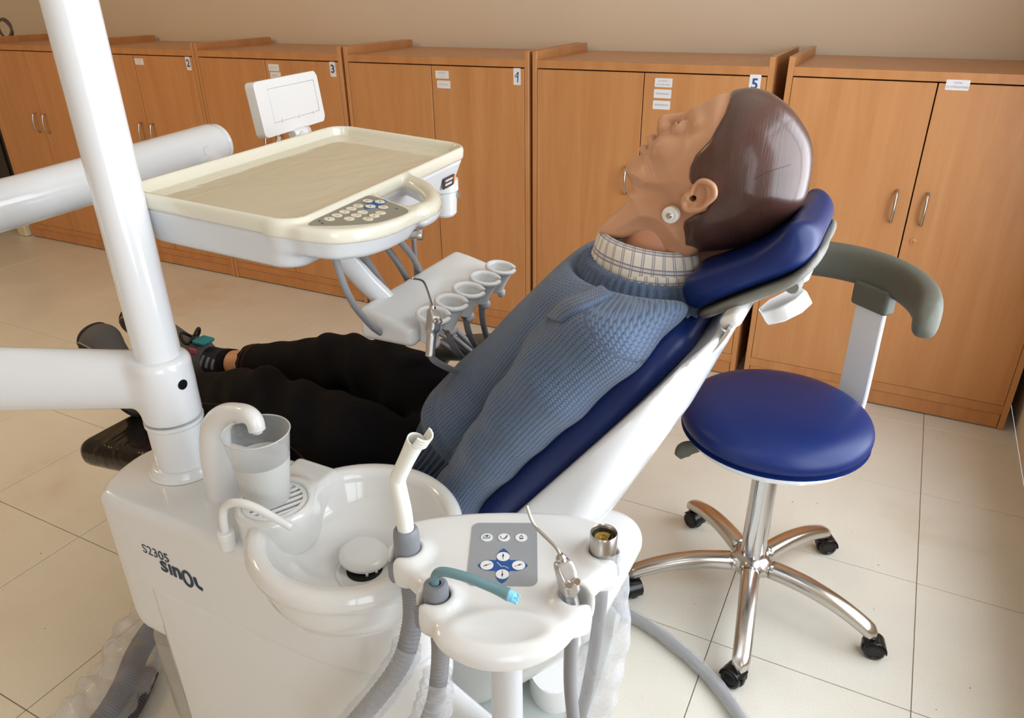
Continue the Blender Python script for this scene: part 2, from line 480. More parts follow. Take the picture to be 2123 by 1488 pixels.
def addb(x0, x1, y0, y1, z0, z1):
    r = bmesh.ops.create_cube(bm, size=1)
    for v in r['verts']: v.co = Vector((x0 + (v.co.x + .5) * (x1 - x0), y0 + (v.co.y + .5) * (y1 - y0), z0 + (v.co.z + .5) * (z1 - z0)))
addb(XR, XR + 0.2, YF, YB, 0, SILL); addb(XR, XR + 0.2, YF, YB, HEAD, ZC)
ys = [YF] + [v for w in sorted(WIN) for v in w] + [YB]
for k in range(0, len(ys), 2): addb(XR, XR + 0.2, ys[k], ys[k + 1], SILL, HEAD)
struct('wall_right', bm_mesh('wall_right', bm), WALLM)
FRAMEM = mat('white_window_frame', (228, 228, 226), 0.4)
PANE = bpy.data.materials.new('window_pane'); PANE.use_nodes = True; MATS['window_pane'] = PANE
_t = PANE.node_tree; _t.nodes.clear()
_o = _t.nodes.new('ShaderNodeOutputMaterial'); _x = _t.nodes.new('ShaderNodeMixShader'); _a = _t.nodes.new('ShaderNodeBsdfTransparent'); _g = _t.nodes.new('ShaderNodeBsdfGlossy')
_g.inputs['Roughness'].default_value = 0.02; _x.inputs[0].default_value = 0.06
_t.links.new(_a.outputs[0], _x.inputs[1]); _t.links.new(_g.outputs[0], _x.inputs[2]); _t.links.new(_x.outputs[0], _o.inputs[0])
for i, (y0, y1) in enumerate(WIN):
    w = thing('window_%d' % (i + 1), 'white framed window in the right-hand wall', 'window', (XR + 0.1, (y0 + y1) / 2, SILL)); w['kind'] = 'structure'
    ym = (y0 + y1) / 2
    for n_, (a, b, c, d) in (('frame_rail', (y0, y1, SILL, SILL + 0.05)), ('frame_rail', (y0, y1, HEAD - 0.05, HEAD)), ('frame_stile', (y0, y0 + 0.05, SILL, HEAD)), ('frame_stile', (y1 - 0.05, y1, SILL, HEAD)), ('mullion', (ym - 0.03, ym + 0.03, SILL, HEAD)), ('transom', (y0, y1, 2.02, 2.07))):
        part(n_, boxb(n_, XR + 0.08, XR + 0.13, a, b, c, d, 0.004), FRAMEM, w)
    for a, b in ((y0 + 0.05, ym - 0.03), (ym + 0.03, y1 - 0.05)):
        for c, d in ((SILL + 0.05, 2.02), (2.07, HEAD - 0.05)):
            part('pane', boxb('pane', XR + 0.102, XR + 0.106, a, b, c, d), PANE, w)
    part('sill', boxb('sill', XR - 0.03, XR + 0.08, y0 - 0.04, y1 + 0.04, SILL - 0.03, SILL, 0.005), FRAMEM, w)
FILLM = mat('fill_diffuser', (255, 240, 215), 0.5)
FILLM.node_tree.nodes['Principled BSDF'].inputs['Emission Color'].default_value = (1, 0.78, 0.5, 1)
FILLM.node_tree.nodes['Principled BSDF'].inputs['Emission Strength'].default_value = 3.0
t = thing('ceiling_fill_panel', 'added warm fill lamp panel, unseen, above the left half of the room', 'lamp', (-3.9, 0.6, ZC))  # unseen glowing panel, added to go with the warm fill
part('housing', boxb('housing', -4.52, -3.28, 0.28, 0.92, ZC - 0.012, ZC, 0.003), FRAMEM, t)
part('diffuser', boxb('diffuser', -4.5, -3.3, 0.30, 0.90, ZC - 0.018, ZC - 0.012), FILLM, t)

# ------------------------------------------------------------ the row of cabinets
CW, CD, CY = 0.952, 0.54, 2.93
def door_mesh(w): return box('door', w, 0.02, 1.099, 0.0012, 1, (0, 0.01, 0.1035 + 0.5495))
HW = (CW - 0.04) / 2
_side = box('side_panel', 0.02, CD, 1.266, 0.0012, 1, (0, CD / 2, 0.637)); _top = box('top_board', CW - 0.04, CD, 0.03, 0.001, 1, (0, CD / 2, 1.222))
_rail = box('bottom_rail', CW - 0.04, 0.03, 0.036, 0.001, 1, (0, 0.015, 0.084)); _pl = box('plinth', CW - 0.044, 0.02, 0.058, 0.001, 1, (0, 0.014, 0.036))
_back = box('back_panel', CW - 0.04, 0.008, 1.2, 0, 1, (0, CD - 0.006, 0.62)); _door = door_mesh(HW - 0.004)
_hinge = box('hinge', 0.0035, 0.006, 1.09, 0, 1, (0, 0.004, 0.653))
_hand = sweep('handle', spline([(0, 0, 0.845), (0, -0.020, 0.838), (0, -0.031, 0.79), (0, -0.020, 0.742), (0, 0, 0.735)], 25), 0.0052, 10)
_lock = lathe('lock', [(0, 0.006), (0.0055, 0.006), (0.0075, 0.004), (0.0115, 0.003), (0.0125, 0.0)], 20, (0, 0, 0.672), rot=Matrix.Rotation(R(90), 4, 'X'))
_key = box('keyhole', 0.0015, 0.002, 0.006, 0, 1, (0, -0.0065, 0.672))
HINGE = mat('brass_hinge', (120, 92, 48), 0.45, metal=0.7, var=0.5, vscale=1.0, stretch=(1, 1, 90))
PLUG = mat('dark_foot_gap', (60, 44, 30), 0.8)
ANT = mat('lock_metal', (176, 160, 140), 0.3, metal=1.0)
CABS = [(-4.806, None, []), (-3.840, '2', [(0.045, 1.171, ['~7', '~6'])]),
        (-2.884, '3', [(0.055, 1.168, ['~8']), (0.06, 1.132, ['~7'])]),
        (-1.916, '4', [(0.056, 1.167, ['~7', '~4']), (0.062, 1.127, ['~9'])]),
        (-0.948, '5', [(0.078, 1.170, ['~8', '~10']), (0.077, 1.130, ['EXODONCIA']), (0.076, 1.089, ['EXODONCIA'])]),
        (0.042, None, [(0.056, 1.199, ['TOMA', 'DE IMPRESIONES'])])]
CLAB = ['beech cabinet farthest to the left, behind the white post', 'beech cabinet with the number 2 card', 'beech cabinet with the number 3 card behind the film viewer',
        'beech cabinet with the number 4 card behind the instrument tray', 'beech cabinet with the number 5 card behind the mannequin head', 'beech cabinet nearest the window, behind the stool backrest, with no number card']
FX = Matrix.Rotation(R(90), 4, 'X')
def scribble(n):
    """a line of handwriting too faint to read: n letter-like zigzags"""
    V = []; F = []
    for k in range(n):
        x = (k - n / 2) * 0.0054
        pts = [(x + random.uniform(0, 0.0042), random.uniform(-0.0034, 0.0034)) for _ in range(5)]
        for (a, b), (c, d) in zip(pts, pts[1:]):
            q = Vector((c - a, d - b)); 
            if q.length < 1e-4: continue
            q = q.normalized() * 0.0004; i = len(V)
            V += [(a - q.y, b + q.x, 0), (a + q.y, b - q.x, 0), (c + q.y, d - q.x, 0), (c - q.y, d + q.x, 0)]; F.append((i, i + 1, i + 2, i + 3))
    return mesh_of('handwriting', V, F, False)
for i, (cx, num, labs) in enumerate(CABS):
    root = bpy.data.objects.new('cabinet', None); COL.objects.link(root); root.location = (cx, CY, 0)
    root['label'] = CLAB[i]; root['category'] = 'cabinet'; root['group'] = 'beech cabinets along the back wall'
    if i == 5: root.rotation_euler = (0, R(0.35), 0)
    def add(name, me, m, x, y=0.0, par=None):
        o = part(name, me, m, par or root); o.location = (x, y, 0); return o
    add('side_panel', _side, WOOD, -CW / 2 + 0.01); add('side_panel', _side, WOOD, CW / 2 - 0.01)
    add('top_board', _top, WOODH, 0); add('bottom_rail', _rail, WOODH, 0); add('plinth', _pl, WOODH, 0); add('back_panel', _back, WOOD, 0)
    for s in (-1, 1):
        d = add('door', _door, WOOD, s * HW / 2)
        add('handle', _hand, STEEL, -s * (HW / 2 - 0.048), 0, d)
        add('hinge', _hinge, HINGE, s * (HW / 2 - 0.001), 0, d)
        if s == 1:
            add('lock', _lock, ANT if i else WOOD, -(HW / 2 - 0.036), 0, d)
            add('keyhole', _key, DARK, -(HW / 2 - 0.036), 0, d)
            if num:
                cy_ = 1.177 - (0.006 if num != '5' else 0)
                c_ = add('number_card', prism('number_card', rrect(0.034 if num != '5' else 0.04, 0.066, 0.004), 0, 0.0007, 0, mtx=Matrix.Translation((0, 0, cy_)) @ FX), PAPER, HW / 2 - 0.034 if num != '5' else HW / 2 - 0.041, 0, d)
                if num == '4':          # hand-drawn four, closed at the top like a nine
                    me = sweep('digit', [(0.006, -0.0012, 0.018), (-0.009, -0.0012, -0.001), (0.001, -0.0012, -0.0025), (0.006, -0.0012, 0.006), (0.006, -0.0012, 0.018), (0.005, -0.0012, 0.001), (0.003, -0.0012, -0.022)], 0.0021, 8, flat=0.3, up=(0, 1, 0))
                    me.transform(Matrix.Translation((0, 0, cy_)))
                else:
                    me = text_mesh(num, 0.05, bold=0.0012); me.transform(Matrix.Translation((0, -0.0011, cy_)) @ FX)
                part('digit', me, BLUEINK, c_)
            for lx, lz, lines in labs:
                st = add('sticker', prism('sticker', rrect(0.068, 0.032, 0.003), 0, 0.0006, 0, mtx=Matrix.Translation((0, 0, lz)) @ FX), PAPER, -HW / 2 + lx, 0, d)
                for q, ln in enumerate(lines):
                    me = scribble(int(ln[1:])) if ln[0] == '~' else text_mesh(ln, 0.0088, 0.0001)
                    me.transform(Matrix.Translation((0, -0.0009, lz + (0.0065 if len(lines) > 1 else 0) - q * 0.013)) @ FX)
                    part('handwriting', me, FAINT, st)

# things at the ends of the cabinet row
t = thing('dark_locker', 'dark grey locker standing left of the cabinet row', 'locker', (-5.75, 3.2, 0))
CHAR = mat('charcoal_metal', (40, 37, 36), 0.5, var=0.1)
part('body', boxb('body', -6.10, -5.42, 3.0, 3.46, 0.04, 0.92, 0.008), CHAR, t)
part('door', boxb('door', -6.08, -5.44, 2.985, 3.0, 0.06, 0.9, 0.004), CHAR, t)
for x in (-6.05, -5.47): part('foot', boxb('foot', x - 0.02, x + 0.02, 3.02, 3.06, 0, 0.04), CHAR, t)
t = thing('plastic_tub', 'dusty cream plastic tub on the floor beside the leftmost cabinet', 'tub', (-5.385, 2.95, 0))
part('body', box('body', 0.10, 0.13, 0.10, 0.012, 3, (-5.355, 2.96, 0.05), taper=0.9), SKIRT, t)
part('rim', box('rim', 0.108, 0.138, 0.014, 0.005, 2, (-5.355, 2.96, 0.104)), SKIRT, t)
o = part('cable_coil', sweep('cable_coil', [(-5.47 + 0.085 * math.cos(a), 3.25 + 0.02 * math.sin(a * 0.5), 1.305 + 0.060 * math.sin(a)) for a in np.linspace(0, 6 * math.pi, 90)], 0.008, 8), mat('grey_cable', (96, 86, 84), 0.5))
tag(o, 'grey coil of cable standing on top of the leftmost cabinet', 'cable')
t = thing('folding_table_frame', 'dark folded metal frame leaning in the gap beside the window wall', 'frame', (0.535, 3.30, 0))
for y in (3.16, 3.42): part('upright', sweep('upright', [(0.536, y, 0), (0.536, y, 1.1)], 0.013, 10), CHAR, t)
for z in (0.3, 1.09): part('crossbar', sweep('crossbar', [(0.536, 3.16, z), (0.536, 3.42, z)], 0.012, 10), CHAR, t)
# ------------------------------------------------------------ the operator stool
SX, SY = -0.158, 1.662
stool = thing('operator_stool', 'round blue operator stool on a five-star aluminium base with casters', 'stool', (SX, SY, 0))
def L(p): return (SX + p[0], SY + p[1], p[2])
seat_prof = [(0, 0.612), (0.06, 0.612), (0.12, 0.610), (0.165, 0.605), (0.195, 0.595), (0.214, 0.580), (0.221, 0.562), (0.218, 0.546), (0.209, 0.536), (0.203, 0.531), (0.0, 0.522)]
part('seat', lathe('seat', spline(seat_prof, 44), 64, L((0, 0, 0)), angle=60), VINYL, stool, 'blue vinyl seat cushion')
part('seat_pan', lathe('seat_pan', [(0, 0.502), (0.17, 0.502), (0.199, 0.508), (0.204, 0.516), (0.202, 0.5245), (0, 0.5245)], 64, L((0, 0, 0))), WHITE2, stool)
part('mechanism', box('mechanism', 0.10, 0.12, 0.04, 0.008, 2, L((0, 0, 0.482))), BLACK, stool)
part('height_lever', sweep('height_lever', [L((-0.04, -0.03, 0.487)), L((-0.12, -0.075, 0.49)), L((-0.165, -0.10, 0.490)), L((-0.185, -0.112, 0.482)), L((-0.196, -0.12, 0.466))], [0.005, 0.006, 0.013, 0.016, 0.009], 12, n=24, flat=1.3), OLIVE, stool)
part('column_sleeve', lathe('column_sleeve', [(0.0, 0.10), (0.034, 0.10), (0.034, 0.13), (0.0315, 0.14), (0.0315, 0.43), (0.0, 0.43)], 32, L((0, 0, 0))), CHROME, stool)
part('gas_rod', lathe('gas_rod', [(0.0, 0.43), (0.029, 0.43), (0.029, 0.468), (0.0, 0.468)], 32, L((0, 0, 0))), BLACK, stool)
def hubf(X, Y, Z):
    f = s_cyl(X, Y, Z, (0, 0, 0.115), 0.036, 0.030, 0.008)
    for a in LEG_A:
        ca, sa = math.cos(a), math.sin(a)
        f = smin(f, s_cap(X, Y, Z, (0.02 * ca, 0.02 * sa, 0.115), (0.075 * ca, 0.075 * sa, 0.117), 0.0235, 0.0225), 0.02)
    return f
LEG_A = [R(-82), R(-13), R(60), R(133), R(205)]
me = nets('hub', hubf, (-0.11, -0.11, 0.07), (0.11, 0.11, 0.16), 0.004); me.transform(Matrix.Translation((SX, SY, 0)))
part('hub', me, ALU, stool)
def leg_mesh():
    """arched bar along +X from the hub to the caster"""
    V = []; F = []; n = 26; s = 16
    for i in range(n):
        t = i / (n - 1); x = 0.055 + t * (0.331 - 0.055)
        zt = 0.141 + 0.006 * math.sin(t * math.pi * 0.8) - 0.062 * t ** 2.2
        h = 0.044 - 0.007 * t; w = 0.0240 - 0.003 * t
        e = 1.0
        if t > 0.93: e = math.sqrt(max(0.02, 1 - ((t - 0.93) / 0.072) ** 2))
        for k in range(s):
            a = 2 * math.pi * k / s; ca, sa = math.cos(a), math.sin(a)
            y = w * e * math.copysign(abs(ca) ** 0.75, ca); z = (h / 2) * (0.55 + 0.45 * e) * math.copysign(abs(sa) ** 0.75, sa)
            V.append((x, y, zt - h / 2 + z))
    for i in range(n - 1):
        for k in range(s): F.append((i * s + k, i * s + (k + 1) % s, (i + 1) * s + (k + 1) % s, (i + 1) * s + k))
    F.append(tuple(range(s))[::-1]); F.append(tuple(range((n - 1) * s, n * s)))
    return mesh_of('leg', V, F)
_leg = leg_mesh()
_wheel = lathe('wheel', [(0, -0.0085), (0.018, -0.0085), (0.0235, -0.0065), (0.025, -0.003), (0.025, 0.003), (0.0235, 0.0065), (0.018, 0.0085), (0.015, 0.006), (0, 0.006)], 28, rot=Matrix.Rotation(R(90), 4, 'X'))
def hood(X, Y, Z):
    f = s_cyl(X, Z, Y, (0, 0.025, 0), 0.0285, 0.0055, 0.003)       # fork disc between the wheels
    g = s_cyl(X, Z, Y, (0, 0.025, 0), 0.0290, 0.0235, 0.005)
    g = np.maximum(g, -s_cyl(X, Z, Y, (0, 0.025, 0), 0.0262, 0.05)); g = np.maximum(g, 0.030 - Z + 0.35 * X)
    return smin(smin(f, g, 0.002), s_cyl(X, Y, Z, (0.012, 0, 0.052), 0.0075, 0.016, 0.002), 0.004)
_hood = nets('hood', hood, (-0.035, -0.03, -0.008), (0.035, 0.03, 0.075), 0.0022)
for a, turn in zip(LEG_A, (60, 205, 150, 20, -70)):
    m = Matrix.Translation((SX, SY, 0)) @ Matrix.Rotation(a, 4, 'Z')
    me = _leg.copy(); me.transform(m); part('leg', me, ALU, stool)
    cm = m @ Matrix.Translation((0.318, 0, 0)) @ Matrix.Rotation(R(turn), 4, 'Z') @ Matrix.Translation((-0.012, 0, 0))
    me = _hood.copy(); me.transform(cm); c = part('caster', me, BLACK, stool)
    for y in (-0.0145, 0.0145):
        me = _wheel.copy(); me.transform(cm @ Matrix.Translation((0, y, 0.025)) @ Matrix.Rotation(R(0 if y < 0 else 180), 4, 'X')); part('wheel', me, BLACK, c)
# backrest: flat bar rising behind the seat and a curved foam pad
BA = R(51); bd = Vector((math.cos(BA), math.sin(BA), 0)); bp_ = Vector((-bd.y, bd.x, 0))
V = []; F = []
path = spline([(0.05, 0.494), (0.15, 0.495), (0.205, 0.500), (0.236, 0.522), (0.245, 0.56), (0.247, 0.62), (0.247, 0.74), (0.247, 0.855)], 40)
tt = np.gradient(path, axis=0); tt /= np.linalg.norm(tt, axis=1)[:, None]
for i in range(40):
    r_, z_ = path[i]; nx, nz = -tt[i][1], tt[i][0]
    for w_, h_ in ((-0.042, -0.004), (-0.039, -0.006), (0.039, -0.006), (0.042, -0.004), (0.042, 0.004), (0.039, 0.006), (-0.039, 0.006), (-0.042, 0.004)):
        p = Vector((SX, SY, 0)) + bd * (r_ + nx * h_) + bp_ * w_ + Vector((0, 0, z_ + nz * h_)); V.append(p)
for i in range(39):
    for k in range(8): F.append((i * 8 + k, i * 8 + (k + 1) % 8, (i + 1) * 8 + (k + 1) % 8, (i + 1) * 8 + k))
F.append(tuple(range(8))[::-1]); F.append(tuple(range(39 * 8, 40 * 8)))
me = mesh_of('backrest_bar', V, F, False); part('backrest_bar', me, GREYW, stool, 'flat light grey metal bar')
V = []; F = []; n = 44; s = 24
for i in range(n):
    t = i / (n - 1); a = R(-12 + 134 * t); rr = 0.262 + 0.0 * t
    ro = 0.026; hh = 0.044
    e = min(1.0, math.sqrt(max(0.0, 1 - (max(0, abs(t - 0.5) - 0.44) / 0.062) ** 2))); e = max(e, 0.05)
    hz = 0.890 - 0.012 * abs(2 * t - 1) ** 2
    for k in range(s):
        q = 2 * math.pi * k / s; c_, s_ = math.cos(q), math.sin(q)
        V.append((SX + (rr + e * ro * math.copysign(abs(c_) ** 0.7, c_)) * math.cos(a), SY + (rr + e * ro * math.copysign(abs(c_) ** 0.7, c_)) * math.sin(a), hz + e * hh * math.copysign(abs(s_) ** 0.7, s_)))
for i in range(n - 1):
    for k in range(s): F.append((i * s + k, i * s + (k + 1) % s, (i + 1) * s + (k + 1) % s, (i + 1) * s + k))
F.append(tuple(range(s))[::-1]); F.append(tuple(range((n - 1) * s, n * s)))
part('backrest_pad', mesh_of('backrest_pad', V, F), OLIVE, stool, 'curved grey-green foam backrest pad')
rm = frame((SX + bd.x * 0.247, SY + bd.y * 0.247, 0.833), bp_, bd)
me = box('pad_socket', 0.105, 0.034, 0.062, 0.009, 3); me.transform(rm); part('pad_socket', me, OLIVE, stool)

# ------------------------------------------------------------ the dental chair
CYM = 1.10                                        # centre line of the chair
tS, nS = np.array((0.607, 0.794)), np.array((-0.794, 0.607))   # along the back, out of the back (X, Z)
def BK(s, y, n): return (tS[0] * s + nS[0] * n, y, tS[1] * s + nS[1] * n)
chair = thing('dental_chair', 'reclined dental patient chair with blue backrest and white shell', 'chair', (-0.85, CYM, 0))
BLACKSHEET = NT('black_plastic_sheet', (14, 11, 10), 0.12)
_v = BLACKSHEET.coord('Object', scale=(1, 0.6, 1), rot=(0, 0, R(30)))
_n = BLACKSHEET.n('TexNoise', Scale=9.0, Detail=2.5); _n.inputs['Distortion'].default_value = 1.2; BLACKSHEET.l(_v, _n.inputs['Vector'])
BLACKSHEET.bump(_n.outputs['Fac'], 0.55, 0.012); BLACKSHEET = BLACKSHEET.m
BASEG = mat('grey_base_paint', (176, 182, 178), 0.5, bump=0.03, bscale=200)
part('base_plate', prism('base_plate', smooth_poly([(-0.405, 0.93), (-0.40, 1.12), (-0.435, 1.37), (-0.50, 1.43), (-0.9, 1.42), (-1.25, 1.36), (-1.30, 1.1), (-1.25, 0.88), (-0.9, 0.80), (-0.5, 0.80)], 60), 0.0, 0.045, 0.018, 4, bevb=0.0), BASEG, chair)
part('base_trim', prism('base_trim', smooth_poly([(-0.395, 0.92), (-0.39, 1.12), (-0.425, 1.375), (-0.49, 1.44), (-0.9, 1.43), (-1.26, 1.37), (-1.31, 1.1), (-1.26, 0.87), (-0.9, 0.79), (-0.49, 0.79)], 60), 0.0, 0.02, 0.006, 2, bevb=0.0), WHITE, chair)
def liftf(X, Y, Z):
    k = np.clip((Z - 0.02) / 0.40, 0, 1)
    hx = 0.17 + 0.19 * k ** 0.8; hy = 0.13 + 0.07 * k
    qx, qy = np.abs(X + 0.80 - 0.10 * k) - hx + 0.08, np.abs(Y - CYM) - hy + 0.08
    d = np.sqrt(np.maximum(qx, 0) ** 2 + np.maximum(qy, 0) ** 2) + np.minimum(np.maximum(qx, qy), 0) - 0.08
    return smax(d * 0.8, np.abs(Z - 0.25) - 0.21, 0.03)
part('lift_cover', nets('lift_cover', liftf, (-1.25, 0.8, 0.02), (-0.28, 1.4, 0.5), 0.012), WHITE, chair)
part('seat_shell', box('seat_shell', 0.62, 0.46, 0.10, 0.04, 4, (-0.80, CYM, 0.50)), WHITE, chair)
part('seat_cushion', box('seat_cushion', 0.66, 0.50, 0.075, 0.035, 5, (-0.80, CYM, 0.565), rot=Matrix.Rotation(R(2), 4, 'Y')), VINYL, chair)
LEGREST = box('leg_rest', 0.66, 0.50, 0.075, 0.034, 5, (-1.37, CYM + 0.03, 0.515), rot=Matrix.Rotation(R(-8), 4, 'Y'))
part('leg_rest', LEGREST, BLACKSHEET, chair, 'leg rest wrapped in glossy black plastic')
part('leg_rest_shell', box('leg_rest_shell', 0.50, 0.40, 0.05, 0.02, 3, (-1.30, CYM + 0.03, 0.478), rot=Matrix.Rotation(R(-8), 4, 'Y')), WHITE, chair)
# backrest: outlines in (s, y), thickness along n
def yo(w): return (CYM - w, CYM + w)
def outline(ws):
    """ws: list of (s, halfwidth) from the foot up -> closed smooth outline"""
    a = [(s, CYM - w) for s, w in ws]; b = [(s, CYM + w) for s, w in reversed(ws)]
    return smooth_poly(a + b, 90)
cush = outline([(0.20, 0.16), (0.215, 0.225), (0.28, 0.246), (0.42, 0.247), (0.56, 0.246), (0.64, 0.236), (0.69, 0.210), (0.725, 0.160), (0.738, 0.07)])
def cushf(A, Y, N):
    d = s_poly(A, Y, cush)
    top = 0.852 + 0.006 * np.clip((np.abs(Y - CYM) / 0.26) ** 2, 0, 1) + 0.0 * A - 0.02 * np.clip((A - 0.7) / 0.2, 0, 1)
    bot = 0.800 - 0.02 * np.clip((A - 0.7) / 0.2, 0, 1)
    d = smax(d, A - 0.715 - 0.02 * np.clip(np.abs(Y - CYM) / 0.19, 0, 1) ** 3, 0.02)
    r = 0.030
    q1 = d + r; q2 = np.maximum(N - top, bot - N) + r
    return np.sqrt(np.maximum(q1, 0) ** 2 + np.maximum(q2, 0) ** 2) + np.minimum(np.maximum(q1, q2), 0) - r
BM = Matrix(((tS[0], 0, nS[0], 0), (0, 1, 0, 0), (tS[1], 0, nS[1], 0), (0, 0, 0, 1)))
me = nets('backrest_cushion', cushf, (0.16, 0.79, 0.76), (0.78, 1.41, 0.93), 0.0065); me.transform(BM)
part('backrest_cushion', me, VINYL, chair, 'blue vinyl backrest cushion')
shl = outline([(0.15, 0.15), (0.165, 0.220), (0.23, 0.248), (0.44, 0.254), (0.62, 0.256), (0.70, 0.254), (0.745, 0.238), (0.768, 0.195), (0.778, 0.12), (0.780, 0.05)])
def shellf(A, Y, N):
    k = np.clip((0.81 - N) / 0.17, 0, 1)
    d = s_poly(A, Y, shl) + 0.055 * k ** 1.6
    top = 0.806 - 0.02 * np.clip((A - 0.7) / 0.2, 0, 1)
    bot = np.interp(A, [0.15, 0.39, 0.62, 0.72, 0.78], [0.665, 0.694, 0.742, 0.772, 0.785]) + 0.05 * np.clip((np.abs(Y - CYM) - 0.12) / 0.14, 0, 1) ** 2
    f = smax(d, bot - N, 0.02)
    f = smax(f, A - 0.738 - 0.035 * np.clip(np.abs(Y - CYM) / 0.19, 0, 1) ** 3, 0.02)
    r = 0.008; q1 = f + r; q2 = N - top + r
    return np.sqrt(np.maximum(q1, 0) ** 2 + np.maximum(q2, 0) ** 2) + np.minimum(np.maximum(q1, q2), 0) - r
me = nets('backrest_shell', shellf, (0.12, 0.80, 0.63), (0.82, 1.40, 0.84), 0.0065); me.transform(BM)
part('backrest_shell', me, WHITE2, chair, 'glossy white backrest shell')
# headrest, profile in XZ
HRC = [(-0.2215, 1.152), (-0.2265, 1.130), (-0.219, 1.113), (-0.203, 1.112), (-0.170, 1.142), (-0.123, 1.182), (-0.092, 1.208), (-0.075, 1.228), (-0.069, 1.250), (-0.073, 1.268), (-0.086, 1.276), (-0.101, 1.272), (-0.112, 1.252), (-0.135, 1.222), (-0.165, 1.196), (-0.196, 1.172)]
HRB = [(-0.206, 1.106), (-0.196, 1.094), (-0.162, 1.126), (-0.115, 1.166), (-0.081, 1.195), (-0.064, 1.220), (-0.056, 1.246), (-0.066, 1.252), (-0.077, 1.228), (-0.093, 1.206), (-0.125, 1.179), (-0.172, 1.139)]
def swing(P, an, c=(-0.215, 1.12), d=(-0.012, -0.008), k=0.88):
    P = [(c[0] + (x - c[0]) * k, c[1] + (z - c[1]) * k) for x, z in P]
    ca, sa = math.cos(R(an)), math.sin(R(an))
    return [(c[0] + d[0] + (x - c[0]) * ca - (z - c[1]) * sa, c[1] + d[1] + (x - c[0]) * sa + (z - c[1]) * ca) for x, z in P]
HRC, HRB = swing(HRC, -9, d=(-0.016, -0.010)), swing(HRB, -9, d=(-0.011, -0.0175))
def extr(poly, y0, y1, r, bow=0.0):
    yc, hy = (y0 + y1) / 2, (y1 - y0) / 2
    def f(X, Y, Z):
        b_ = bow * np.clip(1 - ((Y - yc) / hy) ** 2, 0, 1)
        q1 = s_poly(X + b_ * 0.64, Z - b_ * 0.77, poly) + r; q2 = np.abs(Y - yc) - hy + r
        f_ = np.sqrt(np.maximum(q1, 0) ** 2 + np.maximum(q2, 0) ** 2) + np.minimum(np.maximum(q1, q2), 0) - r
        pp = ((X + 0.166) * 0.839 + (Z - 1.166) * 0.545) / 0.108; yy = (Y - yc) / (hy + 0.004)
        return smax(f_, ((np.abs(pp) ** 3.2 + np.abs(yy) ** 3.2) ** (1 / 3.2) - 1) * 0.09, 0.012)
    return f
part('headrest_cushion', nets('headrest_cushion', (lambda f_: (lambda X, Y, Z: f_(X, Y, Z) - 0.006))(extr(smooth_poly(HRC, 70), 0.960, 1.190, 0.019, -0.010)), (-0.27, 0.94, 1.05), (-0.04, 1.21, 1.30), 0.005), VINYL, chair, 'blue vinyl head cushion')
part('headrest_backing', nets('headrest_backing', extr(smooth_poly(HRB, 60), 0.957, 1.193, 0.004, -0.006), (-0.24, 0.93, 1.07), (-0.04, 1.23, 1.28), 0.004), GREYB, chair, 'grey headrest backing')
me = box('headrest_bracket', 0.115, 0.11, 0.020, 0.007, 3, (-0.132, 1.05, 1.128), rot=Matrix.Rotation(R(-33), 4, 'Y')); part('headrest_bracket', me, WHITE, chair)
me = lathe('headrest_lever', [(0, -0.022), (0.008, -0.022), (0.011, -0.014), (0.011, 0.02), (0.008, 0.026), (0, 0.026)], 20, (-0.098, 1.000, 1.146), rot=Matrix.Rotation(R(90), 4, 'X')); part('headrest_lever', me, GREYB, chair)
kx = frame((-0.112, 1.0, 1.118), (0.839, 0, 0.545), (0, 1, 0))
me = prism('headrest_knob', circ(0.034, 8), -0.022, 0.0, 0.003, 2, mtx=kx); part('headrest_knob', me, WHITE2, chair, 'white eight-sided locking knob')
me = box('headrest_neck', 0.030, 0.31, 0.020, 0.009, 3, (-0.163, 1.08, 1.102), rot=Matrix.Rotation(R(-33), 4, 'Y')); part('headrest_neck', me, WHITE, chair)
for yb in (0.930, 1.230):
    V = []; F = []
    path = spline([(-0.160, 1.100), (-0.166, 1.086), (-0.178, 1.066), (-0.198, 1.042), (-0.225, 1.008)], 24)
    for i, (x, z) in enumerate(path):
        for dy, dn in ((-0.018, -0.0025), (0.018, -0.0025), (0.018, 0.0025), (-0.018, 0.0025)): V.append((x - 0.8 * dn, yb + dy, z + 0.6 * dn))
    for i in range(23):
        for k in range(4): F.append((i * 4 + k, i * 4 + (k + 1) % 4, (i + 1) * 4 + (k + 1) % 4, (i + 1) * 4 + k))
    F += [(3, 2, 1, 0), (92, 93, 94, 95)]
    part('headrest_bar', mesh_of('headrest_bar', V, F, False), CHROME, chair, 'chrome headrest bar')
    part('bar_slot', box('bar_slot', 0.012, 0.048, 0.010, 0.002, 1, (-0.205, yb, 1.033), rot=Matrix.Rotation(R(-52.6), 4, 'Y')), BLACK, chair)
arm = part('armrest', sweep('armrest', [(-0.985, 1.43, 0.672), (-0.965, 1.43, 0.677), (-0.90, 1.43, 0.695), (-0.78, 1.43, 0.722), (-0.62, 1.43, 0.735), (-0.60, 1.43, 0.735)], [0.006, 0.024, 0.032, 0.034, 0.030, 0.008], 20, n=40), OLIVE, chair, 'dark padded armrest on the far side')
part('armrest_support', sweep('armrest_support', [(-0.93, 1.43, 0.68), (-0.965, 1.43, 0.62), (-0.94, 1.41, 0.54), (-0.88, 1.36, 0.50)], 0.016, 14, n=20), OLIVE, arm)
